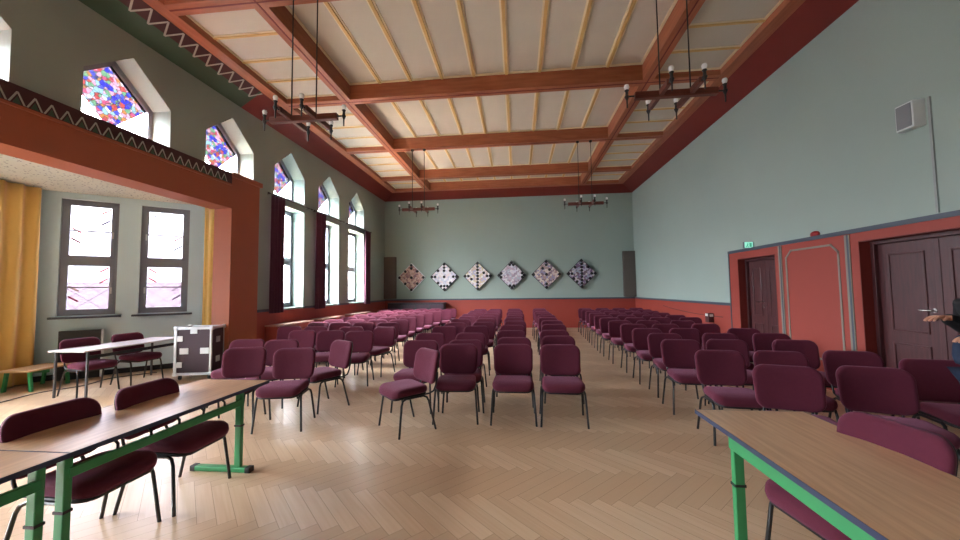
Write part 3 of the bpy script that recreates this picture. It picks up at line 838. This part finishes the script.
def left_table(label, y0, y1, posts):
    t, hx, hy, px = school_table(label, -3.16, -2.45, y0, y1, 1, posts)
    MB().box(px + 0.005, px + 0.035, posts[0] - (y0 + y1) / 2, posts[1] - (y0 + y1) / 2, 0.585, 0.64).build('rail', M_greenm, t, bevel=0.004)
    n = 6
    for k in range(n):
        y = -hy + 0.28 + (2 * hy - 0.56) * k / (n - 1)
        MB().tube([(px - 0.10, y, 0.70), (px - 0.01, y, 0.695), (px + 0.02, y, 0.67), (px + 0.02, y, 0.625)], 0.009, 6).build('shelf_bracket', M_iron, t)
left_table('long beech table with green frame, far one of the pair at the left', 1.815, 3.42, (1.84, 3.13))
left_table('beech table with green frame at the bottom left corner, nearest the camera', 0.32, 1.805, (0.6, 1.72))
t, hx, hy, px = school_table('beech table with bright green frame in the right foreground', 1.24, 1.945, 1.15, 2.775, -1, (1.4, 2.42))
MB().box(px - 0.062, px - 0.031, -hy + 0.12, hy - 0.385, 0.635, 0.709).build('rail', M_greenm, t, bevel=0.003)

# alcove table
M_greyleg = mat('dark_grey_steel', (70, 72, 76), 0.4)
t = thing('alcove_table', 'pale topped table with thin dark legs in the window alcove', 'table', (-6.93, 5.84, 0), radians(0))
MB().box(-0.32, 0.32, -0.84, 0.84, 0.715, 0.74).build('tabletop', M_white_table, t, bevel=0.004)
for sx in (-1, 1):
    for sy in (-1, 1):
        MB().box(sx * 0.28 - 0.013, sx * 0.28 + 0.013, sy * 0.76 - 0.013, sy * 0.76 + 0.013, 0, 0.715).build('leg', M_greyleg, t)
MB().box(0.275, 0.295, -0.76, 0.76, 0.60, 0.65).box(-0.295, -0.275, -0.76, 0.76, 0.66, 0.71).build('apron', M_steel, t)

# flight case
ang = radians(13)
t = thing('flight_case', 'dark plum flight case with aluminium edges on castors beside the orange pier', 'case', (-6.065, 6.49, 0), ang)
cw, cd = 0.305, 0.20
MB().box(-cw, cw, -cd, cd, 0.11, 0.95).build('case_body', M_case, t)
e = MB(); k = 0.022
for sx in (-1, 1):
    for sy in (-1, 1):
        e.box(sx * cw - k, sx * cw + k * 0.3 * (1 if sx > 0 else 0) + (k if sx < 0 else 0), sy * cd - k, sy * cd + k, 0.10, 0.96)
for z_ in (0.11, 0.95):
    for sy in (-1, 1): e.box(-cw, cw, sy * cd - k, sy * cd + k, z_ - k, z_ + k)
    for sx in (-1, 1): e.box(sx * cw - k, sx * cw + k, -cd, cd, z_ - k, z_ + k)
e.build('edge_profile', M_alu, t)
c = MB()
for sx in (-1, 1):
    for sy in (-1, 1):
        for z_ in (0.11, 0.95): c.box(sx * cw - 0.035, sx * cw + 0.035, sy * cd - 0.035, sy * cd + 0.035, z_ - 0.035, z_ + 0.035)
c.build('ball_corner', M_alu, t, bevel=0.015)
for (x, z_) in ((-0.16, 0.53), (0.19, 0.53)):
    MB().box(x - 0.075, x + 0.075, -cd - 0.012, -cd - 0.0, z_ - 0.055, z_ + 0.055).build('handle_dish', M_alu, t, bevel=0.004)
for (x, z_) in ((-0.25, 0.76), (-0.25, 0.28), (0.0, 0.90)):
    MB().box(x - 0.06, x + 0.06, -cd - 0.014, -cd - 0.0, z_ - 0.05, z_ + 0.05).build('latch', M_alu, t, bevel=0.004)
for z_ in (0.35, 0.72):
    MB().box(cw + 0.0, cw + 0.012, -0.06, 0.06, z_ - 0.055, z_ + 0.055).build('latch', M_alu, t, bevel=0.004)
for sx in (-1, 1):
    for sy in (-1, 1):
        w = MB().tube([(sx * 0.25 - 0.015, sy * 0.15, 0.035), (sx * 0.25 + 0.015, sy * 0.15, 0.035)], 0.035, 12)
        w.box(sx * 0.25 - 0.02, sx * 0.25 + 0.02, sy * 0.15 - 0.02, sy * 0.15 + 0.02, 0.06, 0.10)
        w.build('castor', M_plastic, t)

# low bench
t = thing('low_bench', 'low pale wooden bench with green legs below the ochre curtain', 'bench', (-8.32, 5.62, 0), radians(8))
MB().box(-0.27, 0.27, -0.37, 0.37, 0.33, 0.36).build('plank', M_bench, t, bevel=0.006)
for sx in (-1, 1):
    for sy in (-1, 1):
        MB().prism([(sx * 0.18 - 0.02, sy * 0.28 - 0.02, 0.33), (sx * 0.18 + 0.02, sy * 0.28 - 0.02, 0.33), (sx * 0.22 + 0.02, sy * 0.28 - 0.02, 0), (sx * 0.22 - 0.02, sy * 0.28 - 0.02, 0)], (0, 0.04, 0)).build('leg', M_greenm, t)
MB().box(-0.18, 0.18, -0.015, 0.015, 0.26, 0.33).build('cross_rail', M_greenm, t)

# leaning black board under alcove window
p = WFa.p(0.66, 0, -0.17)
t = thing('leaning_board', 'black flat board with pale edge leaning behind the alcove table', 'board', tuple(p), math.atan2(WFa.d.y, WFa.d.x))
MB().box(-0.30, 0.27, -0.03, 0.03, 0.0, 0.92).build('board_panel', M_plastic, t, bevel=0.004)
MB().box(0.27, 0.30, -0.032, 0.032, 0.0, 0.92).build('board_edge', M_alu, t)

# cables on the alcove floor
for pts, l in (([(-7.6, 4.2, 0.012), (-7.7, 4.8, 0.012), (-7.8, 5.3, 0.012), (-7.6, 5.75, 0.012), (-7.7, 6.3, 0.012), (-7.3, 6.8, 0.012)], 'black cable lying loose on the alcove floor behind the table'),
               ([(-8.9, 4.9, 0.012), (-8.3, 5.0, 0.012), (-8.15, 4.7, 0.012), (-8.4, 4.5, 0.012), (-8.7, 4.4, 0.012)], 'black cable curled on the floor in front of the low bench')):
    V = [Vector(p) for p in pts]; out = []
    for i in range(len(V) - 1):
        p0, p1, p2, p3 = V[max(i - 1, 0)], V[i], V[i + 1], V[min(i + 2, len(V) - 1)]
        for k in range(6):
            s = k / 6
            out.append(0.5 * ((2 * p1) + (p2 - p0) * s + (2 * p0 - 5 * p1 + 4 * p2 - p3) * s * s + (3 * p1 - p0 - 3 * p2 + p3) * s ** 3))
    out.append(V[-1])
    tag(MB().tube(out, 0.008, 6).build('cable', M_plastic), l, 'cable')

# ------------------------------------------------------------------ curtains
def curtain(name, wall, u0, u1, z0, z1, w, amp, waves, m, label, cat='curtain', group=None, taper=0.0):
    n = int(waves * 10); front = []; back = []
    rows = []
    nz = 8
    for j in range(nz + 1):
        f = j / nz; z_ = z0 + (z1 - z0) * f
        row = []
        for i in range(n + 1):
            s = i / n
            uu = u0 + (u1 - u0) * s
            ph = 2 * pi * waves * s
            a = amp * (0.75 + 0.25 * sin(3 * s + 4 * f))
            row.append(wall.p(uu + 0.01 * sin(7 * s + 3 * f), z_, w + a * sin(ph)))
        rows.append(row)
    mb = MB(); vs = [v for r in rows for v in r]
    vs2 = [v + wall.n * 0.012 for v in vs]; N = len(vs); k = n + 1
    fs = []
    for j in range(nz):
        for i in range(n):
            a, b, c, d = j * k + i, j * k + i + 1, (j + 1) * k + i + 1, (j + 1) * k + i
            fs.append((a, b, c, d)); fs.append((a + N, d + N, c + N, b + N))
    for i in range(n): fs.append((i, i + N, i + 1 + N, i + 1)); q = nz * k; fs.append((q + i, q + i + 1, q + i + 1 + N, q + i + N))
    for j in range(nz):
        fs.append((j * k, (j + 1) * k, (j + 1) * k + N, j * k + N)); q = k - 1; fs.append((j * k + q, j * k + q + N, (j + 1) * k + q + N, (j + 1) * k + q))
    mb.add(vs + vs2, fs, True)
    return tag(mb.build(name, m), label, cat, group)
curtain('curtain', WA, 4.1 + UF, 5.82 + UF, 0.03, 3.57, -0.22, 0.06, 7, M_curtain, 'ochre yellow pleated curtain hanging at the left edge of the alcove')
curtain('curtain', WE, -0.02, 0.62, 0.03, 3.57, -0.16, 0.05, 2.5, M_curtain, 'narrow ochre yellow curtain hanging beside the orange pier')
for i, ((a, b), (c0, c1), (r0_, r1_)) in enumerate(zip(low_y, ((7.88, 8.36), (9.80, 10.30), (13.2, 13.62)), ((7.80, 9.55), (9.72, 11.45), (11.72, 13.7)))):
    lab = ['first tall window past the orange pier', 'middle tall window', 'last tall window near the back wall'][i]
    t = thing('curtain_rod', 'thin black curtain rod above the %s' % lab, 'curtain rod', (XL, (r0_ + r1_) / 2, 3.9), 0, 'curtain rods')
    h = (r1_ - r0_) / 2
    MB().tube([(0.10, -h, 0), (0.10, h, 0)], 0.013, 8).build('rod', M_iron, t)
    MB().tube([(0.10, -h - 0.03, 0), (0.10, -h, 0)], 0.022, 8).tube([(0.10, h, 0), (0.10, h + 0.03, 0)], 0.022, 8).build('finial', M_iron, t)
    for s in (-1, 1): MB().tube([(0.0, s * (h - 0.08), 0), (0.10, s * (h - 0.08), 0)], 0.010, 6).build('bracket', M_iron, t)
    curtain('curtain', WL, c0 + UF, c1 + UF, 1.12 if i < 2 else 1.12, 3.88, -0.11, 0.035, 4, M_dcurtain, 'dark purple curtain gathered at the %s' % lab, group='dark curtains')

M_ctop = mat('dusty_pink_board', (168, 130, 116), 0.5)
# radiator covers under the windows
for i, (a, b) in enumerate(((7.85, 9.28), (9.72, 11.05), (11.75, 13.1))):
    lab = ['first', 'second', 'third'][i]
    t = thing('radiator_cover', 'red radiator cover with pale top below the %s tall window' % lab, 'radiator cover', (XL + 0.025, (a + b) / 2, 0), 0, 'radiator covers')
    h = (b - a) / 2
    MB().box(0.0, 0.30, -h, h, 0.0, 0.82).build('cover_box', M_dado, t, bevel=0.005)
    MB().box(0.0, 0.33, -h - 0.02, h + 0.02, 0.82, 0.85).build('cover_top', M_ctop, t, bevel=0.004)
    g = MB()
    for k in range(10): g.box(0.30, 0.308, -h + 0.08, h - 0.08, 0.1 + k * 0.065, 0.13 + k * 0.065)
    g.build('grille', M_cove, t)

# ------------------------------------------------------------------ chandeliers
def make_chandelier(x, y, zt, label):
    t = thing('chandelier', label, 'chandelier', (x, y, 4.0), 0, 'candle chandeliers of iron and wood')
    MB().box(-0.49, 0.49, -0.035, 0.035, -0.045, 0.04).build('main_bar', M_barwood, t, bevel=0.006)
    for sx in (-1, 1):
        MB().box(sx * 0.18 - 0.025, sx * 0.18 + 0.025, -0.27, 0.34, -0.03, 0.045).build('cross_bar', M_barwood, t, bevel=0.006)
        MB().tube([(sx * 0.18, 0, 0.04), (sx * 0.18, 0, zt - 4.0)], 0.0085, 6).build('rod', M_iron, t)
        MB().lathe([(0.0, -0.05), (0.035, -0.045), (0.05, 0.0), (0.0, 0.0)], (sx * 0.18, 0, zt - 4.0)).build('canopy', M_iron, t)
    for (px, py, dx, dy) in ((-0.58, 0, 1, 0), (0.58, 0, -1, 0), (-0.18, -0.34, 0, 1), (0.18, -0.34, 0, 1), (-0.18, 0.41, 0, -1), (0.18, 0.41, 0, -1)):
        h = MB()
        h.tube([(px, py, 0.0), (px + dx * 0.10, py + dy * 0.10, 0.0)], 0.010, 6)
        h.lathe([(0.0, -0.15), (0.008, -0.14), (0.010, -0.05), (0.022, -0.02), (0.03, 0.0), (0.02, 0.01), (0.016, 0.06), (0.028, 0.075), (0.022, 0.085), (0.0, 0.085)], (px, py, 0))
        hb = h.build('candle_holder', M_iron, t)
        MB().lathe([(0.012, 0.08), (0.026, 0.10), (0.032, 0.125), (0.026, 0.148), (0.0, 0.158)], (px, py, 0)).build('bulb', M_bulb, hb)
    return t
M_barwood = wood('dark_red_bar_wood', (84, 38, 28), (104, 50, 36), 0.45, axis=0)
ch = make_chandelier(-2.90, 4.66, ZB - 0.004, 'candle chandelier with black rods, near left, in front of the first windows')
dup(ch, (1.99, 4.62, 4.0), 0, 'candle chandelier with black rods, near right, before the right wall')
dup(ch, (-2.86, 10.42, 4.0), 0, 'small distant candle chandelier at the left, before the back wall')
dup(ch, (1.96, 10.42, 4.0), 0, 'small distant candle chandelier at the right, before the back wall')

# ------------------------------------------------------------------ back wall art
def patch_mat(name, cols, scale=14):
    m = bpy.data.materials.new(name); m.use_nodes = True
    nt = m.node_tree; b = nt.nodes['Principled BSDF']; b.inputs['Roughness'].default_value = 0.6
    tc = nt.nodes.new('ShaderNodeTexCoord'); v = nt.nodes.new('ShaderNodeTexVoronoi'); v.inputs['Scale'].default_value = scale
    nt.links.new(tc.outputs['Object'], v.inputs['Vector'])
    sp = nt.nodes.new('ShaderNodeSeparateColor'); nt.links.new(v.outputs['Color'], sp.inputs[0])
    cr = nt.nodes.new('ShaderNodeValToRGB'); cr.color_ramp.interpolation = 'CONSTANT'; el = cr.color_ramp.elements
    n = len(cols)
    el[0].color = (*lin(cols[0]), 1); el[1].position = 1 / n; el[1].color = (*lin(cols[1]), 1)
    for i, c in enumerate(cols[2:]): e_ = el.new((i + 2) / n); e_.color = (*lin(c), 1)
    nt.links.new(sp.outputs[0], cr.inputs[0]); nt.links.new(cr.outputs[0], b.inputs['Base Color'])
    return m
col9 = [(0, 0.88 - 0.22 * k) for k in range(9)]
arts = [
    ('mauve brown', [(186, 146, 136), (206, 170, 156), (160, 122, 118), (196, 168, 158), (142, 104, 110)], [(0, .88), (0, .66), (-.44, .44), (.44, .44), (-.88, 0), (0, 0), (.88, 0), (-.44, -.44), (.44, -.44), (0, -.88)], M_alu, 'leftmost diamond panel, mauve brown with black dots in a ring'),
    ('white', [(222, 216, 222), (206, 202, 214), (232, 228, 228), (190, 188, 204), (224, 206, 206)], [(0, .88), (0, .66), (0, .44), (-.44, .44), (.44, .44), (-.88, 0), (-.66, 0), (.88, 0), (.66, 0), (0, 0), (-.44, -.44), (.44, -.44), (-.22, -.66), (0, -.66), (.22, -.66), (0, -.88)], M_plinth, 'white diamond panel with black dots, second from the left'),
    ('pale', [(222, 212, 218), (200, 176, 168), (180, 176, 200), (226, 222, 216), (206, 190, 160)], col9 + [(-.88, 0), (-.66, 0), (.88, 0), (.66, 0), (.44, .22), (-.44, -.22)], M_plinth, 'pale diamond panel with a vertical black dot line, third from the left'),
    ('lilac', [(206, 200, 212), (186, 164, 178), (176, 178, 190), (214, 206, 208), (160, 140, 156)], [(0, .86), (-.13, .73), (.13, .73), (-.86, 0), (-.73, .13), (-.73, -.13), (.86, 0), (.73, .13), (.73, -.13), (0, -.86), (-.13, -.73), (.13, -.73)], M_plinth, 'lilac diamond panel with black corners, third from the right'),
    ('patch', [(206, 190, 186), (170, 140, 140), (150, 144, 176), (214, 200, 186), (128, 108, 124)], [(0, .88), (0, .66), (0, 0), (-.88, 0), (.88, 0), (0, -.66), (0, -.88), (.22, .33), (-.25, .42)], M_plinth, 'patchwork diamond panel with few black dots, second from the right'),
    ('violet', [(180, 170, 190), (120, 96, 130), (150, 160, 176), (200, 190, 190), (110, 90, 100)], col9 + [(-.44, .44), (.44, .44), (-.88, 0), (.88, 0), (-.66, 0), (.66, 0), (-.55, -.33), (-.33, -.55), (.55, -.33), (.33, -.55)], M_plinth, 'violet patchwork diamond panel with vertical dot line, rightmost of the six')]
for i, (nm, cols, dots, fm, lab) in enumerate(arts):
    x = -4.55 + 1.442 * i; z_ = 2.17 + 0.012 * i; h = 0.62
    t = thing('diamond_panel', lab, 'wall art', (x, YB - 0.001, z_), 0, 'six diamond panels on the back wall')
    MB().prism([(-h, 0, 0), (0, 0, -h), (h, 0, 0), (0, 0, h)], (0, -0.09, 0)).build('panel_box', fm, t)
    g = h - 0.03
    MB().prism([(-g, -0.09, 0), (0, -0.09, -g), (g, -0.09, 0), (0, -0.09, g)], (0, -0.012, 0)).build('patchwork_face', patch_mat('patchwork_' + nm.replace(' ', '_'), cols), t)
    d = MB(); r = 0.062
    for (a, b) in dots:
        cx, cz = a * h * 0.97, b * h * 0.97
        d.prism([(cx + r * cos(q * pi / 4 + pi / 8), -0.102, cz + r * sin(q * pi / 4 + pi / 8)) for q in range(8)], (0, -0.006, 0))
    d.build('black_dots', M_plastic, t)

# speaker columns in the back corners
tag(MB().box(-5.76, -5.24, YB - 0.16, YB - 0.002, 1.26, 3.08).build('acoustic_panel', M_panelbox, bevel=0.01), 'tall grey-brown panel in the back left corner', 'wall panel', 'tall wall panels')
tag(MB().box(4.32, 4.79, YB - 0.16, YB - 0.002, 1.26, 3.12).build('acoustic_panel', M_panelbox, bevel=0.01), 'tall grey-brown panel in the back right corner', 'wall panel', 'tall wall panels')
# plain dark volume set before the dark left end of the back-wall dado
t = thing('dark_low_box', 'long dark low volume along the back wall in the left corner', 'low_box', (-4.2, 15.2, 0))
MB().box(-1.25, 1.15, -0.22, 0.22, 0.06, 1.06).build('low_box_body', M_plinth, t, bevel=0.005)
MB().box(-1.27, 1.17, -0.24, 0.24, 1.06, 1.09).build('low_box_top', M_case, t)
for k in range(4): 
    d_ = MB().box(-1.22 + 0.6 * k, -0.66 + 0.6 * k, -0.235, -0.22, 0.1, 1.02).build('low_box_front', M_case, t)
MB().box(-1.22, 1.12, -0.2, 0.2, 0, 0.06).build('plinth', M_plastic, t)

# ------------------------------------------------------------------ right wall fittings
t = thing('wall_speaker', 'grey box loudspeaker high on the right wall', 'speaker', (XR, 4.81, 3.62))
MB().prism([(0, -0.13, -0.15), (0, 0.13, -0.15), (-0.11, 0.10, -0.15), (-0.11, -0.10, -0.15)], (0, 0, 0.32)).build('speaker_box', M_whitep, t, bevel=0.008)
MB().box(-0.116, -0.11, -0.085, 0.085, -0.13, 0.15).build('speaker_grille', mat('grey_grille', (120, 122, 124), 0.6), t)
tag(MB().box(XR - 0.018, XR - 0.001, 4.62, 4.645, 2.42, 3.78).build('cable_duct', mat('grey_duct', (140, 146, 144), 0.6)), 'thin vertical cable duct running down from the wall loudspeaker', 'cable duct')
t = thing('exit_sign', 'small lit green and white escape sign above the far door', 'sign', (XR, 7.93, 2.44))
def emis(name, rgb, s):
    m = bpy.data.materials.new(name); m.use_nodes = True; b = m.node_tree.nodes['Principled BSDF']
    b.inputs['Base Color'].default_value = (*lin(rgb), 1); b.inputs['Emission Color'].default_value = (*lin(rgb), 1); b.inputs['Emission Strength'].default_value = s
    return m
# sign projects from the wall, faces towards the camera (-y)
MB().box(-0.18, 0.0, -0.018, 0.03, -0.05, 0.075).build('sign_housing', mat('grey_housing', (90, 100, 104), 0.5), t)
fc = MB().box(-0.175, -0.02, -0.024, -0.018, -0.045, 0.07).build('sign_face', emis('lit_sign_face', (150, 226, 206), 0.07), t)
pic = MB()
pic.box(-0.085, -0.045, -0.027, -0.024, -0.03, 0.05)                     # doorway
pic.lathe([(0, -0.0), (0.008, 0.0), (0.008, 0.003), (0, 0.003)], (0, 0, 0)) if False else None
pic.box(-0.125, -0.110, -0.027, -0.024, 0.035, 0.05)                      # head
pic.prism([(-0.13, -0.024, 0.03), (-0.105, -0.024, 0.03), (-0.115, -0.024, -0.0), (-0.135, -0.024, -0.0)], (0, -0.003, 0))
pic.prism([(-0.135, -0.024, 0.0), (-0.12, -0.024, 0.0), (-0.145, -0.024, -0.035), (-0.16, -0.024, -0.03)], (0, -0.003, 0))
pic.prism([(-0.13, -0.024, 0.0), (-0.115, -0.024, 0.0), (-0.10, -0.024, -0.035), (-0.115, -0.024, -0.035)], (0, -0.003, 0))
pic.build('sign_pictogram', emis('lit_pictogram', (60, 170, 130), 0.03), fc)
t = thing('alarm_sounder', 'small red oval alarm on the right wall above the panel', 'alarm', (XR, 6.36, 2.43))
mb = MB(); prof = [(0.0, 0.06), (0.04, 0.055), (0.07, 0.03), (0.075, 0.0)]
vs = []; 
rg = []
for (r, h) in prof[::-1]:
    rg.append([Vector((-h, r * 1.15 * cos(2 * pi * k / 16), r * 0.75 * sin(2 * pi * k / 16))) for k in range(16)])
rg[-1] = [Vector((-0.06, 0.01 * cos(2 * pi * k / 16), 0.007 * sin(2 * pi * k / 16))) for k in range(16)]
mb.rings(rg).build('alarm_cap', M_red, t)
t = thing('wall_box', 'small dark wall box with white label on the red dado', 'box', (XR - 0.025, 9.6, 0.86))
MB().box(-0.12, 0, -0.09, 0.09, -0.12, 0.10).build('box_body', M_maroon, t, bevel=0.005)
MB().box(-0.10, -0.02, -0.094, -0.09, 0.02, 0.08).box(-0.124, -0.12, -0.05, 0.07, 0.03, 0.09).build('box_label', M_whitep, t)
mb = MB(); ps = []
for k in range(13):
    s = k / 12; ps.append((XR - 0.035, 12.6 - 3.5 * s, 1.02 - 0.12 * s - 0.05 * 4 * s * (1 - s)))
tag(mb.tube(ps, 0.008, 6).build('wall_cable', M_maroon), 'thin dark cable sagging along the red dado of the right wall', 'cable')

# ------------------------------------------------------------------ person at the right edge
def person():
    t = thing('person', 'person in a black jacket at the right edge, partly cut off', 'person', (3.53, 3.10, 0), radians(-90))
    # local: faces -y before rotation -> use rz so that person faces -x
    t.rotation_euler = (0, 0, radians(-90))
    def skin(name, V, E, m, parent, root=0, sub=2):
        me = bpy.data.meshes.new(name); me.from_pydata([v[:3] for v in V], E, []); me.materials.append(m)
        o = bpy.data.objects.new(name, me); COL.objects.link(o); o.parent = parent
        md = o.modifiers.new('skin', 'SKIN'); md.use_smooth_shade = True
        for i, v in enumerate(V):
            r = v[3]; r2 = v[4] if len(v) > 4 else r
            me.skin_vertices[0].data[i].radius = (r, r2)
        me.skin_vertices[0].data[root].use_root = True
        s = o.modifiers.new('sub', 'SUBSURF'); s.levels = sub; s.render_levels = sub
        return o
    # body: pelvis, spine, neck, head, arms with bent elbows, legs
    V = [(0, 0, 0.95, .14, .11), (0, 0, 1.12, .13, .10), (0, 0.0, 1.32, .155, .11), (0, 0.0, 1.46, .11, .09), (0, -0.01, 1.53, .055), (0, -0.03, 1.60, .06), (0, -0.03, 1.68, .085, .095), (0, -0.02, 1.76, .07, .08),
         (-0.17, 0, 1.44, .06), (-0.22, 0.03, 1.22, .048), (-0.18, -0.05, 1.29, .042), (-0.16, -0.15, 1.33, .03),
         (0.17, 0, 1.44, .06), (0.24, 0.0, 1.18, .048), (0.20, -0.14, 1.12, .042), (0.12, -0.24, 1.20, .03),
         (-0.10, 0, 0.86, .10), (-0.11, -0.01, 0.48, .065), (-0.11, 0.02, 0.08, .045), (-0.11, -0.14, 0.04, .04, .035),
         (0.10, 0, 0.86, .10), (0.11, -0.01, 0.48, .065), (0.11, 0.02, 0.08, .045), (0.11, -0.14, 0.04, .04, .035)]
    E = [(0, 1), (1, 2), (2, 3), (3, 4), (4, 5), (5, 6), (6, 7), (3, 8), (8, 9), (9, 10), (10, 11), (3, 12), (12, 13), (13, 14), (14, 15),
         (0, 16), (16, 17), (17, 18), (18, 19), (0, 20), (20, 21), (21, 22), (22, 23)]
    skin('body', V, E, M_skin, t)
    V2 = [(x, y, z, r + 0.018, (rest[0] if rest else r) + 0.018) for (x, y, z, r, *rest) in V]
    jac_i = [0, 1, 2, 3, 8, 9, 10, 12, 13, 14]
    mp = {a: i for i, a in enumerate(jac_i)}
    Vj = [V2[i] for i in jac_i]; Vj += [(-0.155, -0.18, 1.338, .042), (0.125, -0.26, 1.205, .042)]
    Ej = [(mp[a], mp[b]) for a, b in E if a in mp and b in mp] + [(mp[10], 10), (mp[14], 11)]
    skin('jacket', Vj, Ej, M_jacket, t)
    tr_i = [0, 16, 17, 18, 20, 21, 22]; mp = {a: i for i, a in enumerate(tr_i)}
    skin('trousers', [V2[i] for i in tr_i], [(mp[a], mp[b]) for a, b in E if a in mp and b in mp], M_denim, t)
    for s in (-1, 1):
        MB().rings([[Vector((s * 0.11 + 0.05 * sx * cos(a), -0.06 + 0.14 * sx * sin(a), zz)) for a in [2 * pi * k / 14 for k in range(14)]] for (sx, zz) in ((1.0, 0.0), (1.05, 0.03), (0.95, 0.07), (0.5, 0.10))]).build('shoe', M_plastic, t)
    # hair cap, face
    rg = []
    for (r, z_) in ((0.100, 1.66), (0.112, 1.72), (0.108, 1.79), (0.08, 1.84), (0.02, 1.86)):
        rg.append([Vector((r * 0.92 * cos(a), 0.0 + r * 1.05 * sin(a) + 0.01, z_ + (0.045 if sin(a) < -0.3 and z_ < 1.75 else 0))) for a in [2 * pi * k / 16 for k in range(16)]])
    MB().rings(rg).build('hair', M_hair, t)
    f = MB(); f.tube([(0, -0.115, 1.70), (0, -0.14, 1.665), (0, -0.125, 1.655)], [0.008, 0.014, 0.010], 8)
    f.build('nose', M_skin, t)
    for s in (-1, 1):
        MB().lathe([(0, -0.012), (0.010, -0.006), (0.012, 0), (0.010, 0.006), (0, 0.012)], (s * 0.035, -0.108, 1.705), 10).build('eye', M_bulb, t)
        MB().tube([(s * 0.088, -0.02, 1.665), (s * 0.098, -0.01, 1.69), (s * 0.092, -0.02, 1.71)], 0.012, 6).build('ear', M_skin, t)
    MB().tube([(-0.025, -0.112, 1.632), (0, -0.118, 1.630), (0.025, -0.112, 1.632)], 0.006, 6).build('mouth', M_red, t)
    # fingers
    for (hx, hy, hz, s) in ((-0.152, -0.185, 1.34, 1), (0.115, -0.27, 1.21, -1)):
        pm = [(hx, hy + 0.02, hz, .026, .02), (hx, hy - 0.05, hz + 0.005, .034, .014)]
        VV = list(pm); EE = [(0, 1)]
        for k, (L_, off) in enumerate(((0.055, -0.03), (0.065, -0.01), (0.06, 0.01), (0.048, 0.03))):
            i = len(VV)
            VV += [(hx + off, hy - 0.06, hz + 0.005, .0095), (hx + off, hy - 0.06 - L_ * 0.6, hz - 0.008, .0085), (hx + off, hy - 0.06 - L_, hz - 0.03, .007)]
            EE += [(1, i), (i, i + 1), (i + 1, i + 2)]
        i = len(VV); VV += [(hx + s * 0.038, hy - 0.02, hz - 0.005, .011), (hx + s * 0.048, hy - 0.055, hz - 0.02, .009)]; EE += [(0, i), (i, i + 1)]
        skin('hand', VV, EE, M_skin, t, sub=1)
person()
# cloth held over the forearm
mb = MB(); rg = []
for (s, z_) in ((0.3, 1.24), (0.8, 1.21), (1.0, 1.15), (1.08, 1.08), (1.0, 1.04), (0.5, 1.03)):
    rg.append([Vector((3.29 + 0.08 * s * cos(a) * (1 + 0.10 * sin(5 * a)), 3.05 + 0.08 * s * sin(a), z_ - 0.02 + 0.02 * sin(3 * a))) for a in [2 * pi * k / 24 for k in range(24)]])
mb.rings(rg)
tag(mb.build('folded_cloth', M_denim), 'dark blue cloth bundle held by the person at the right edge', 'cloth')
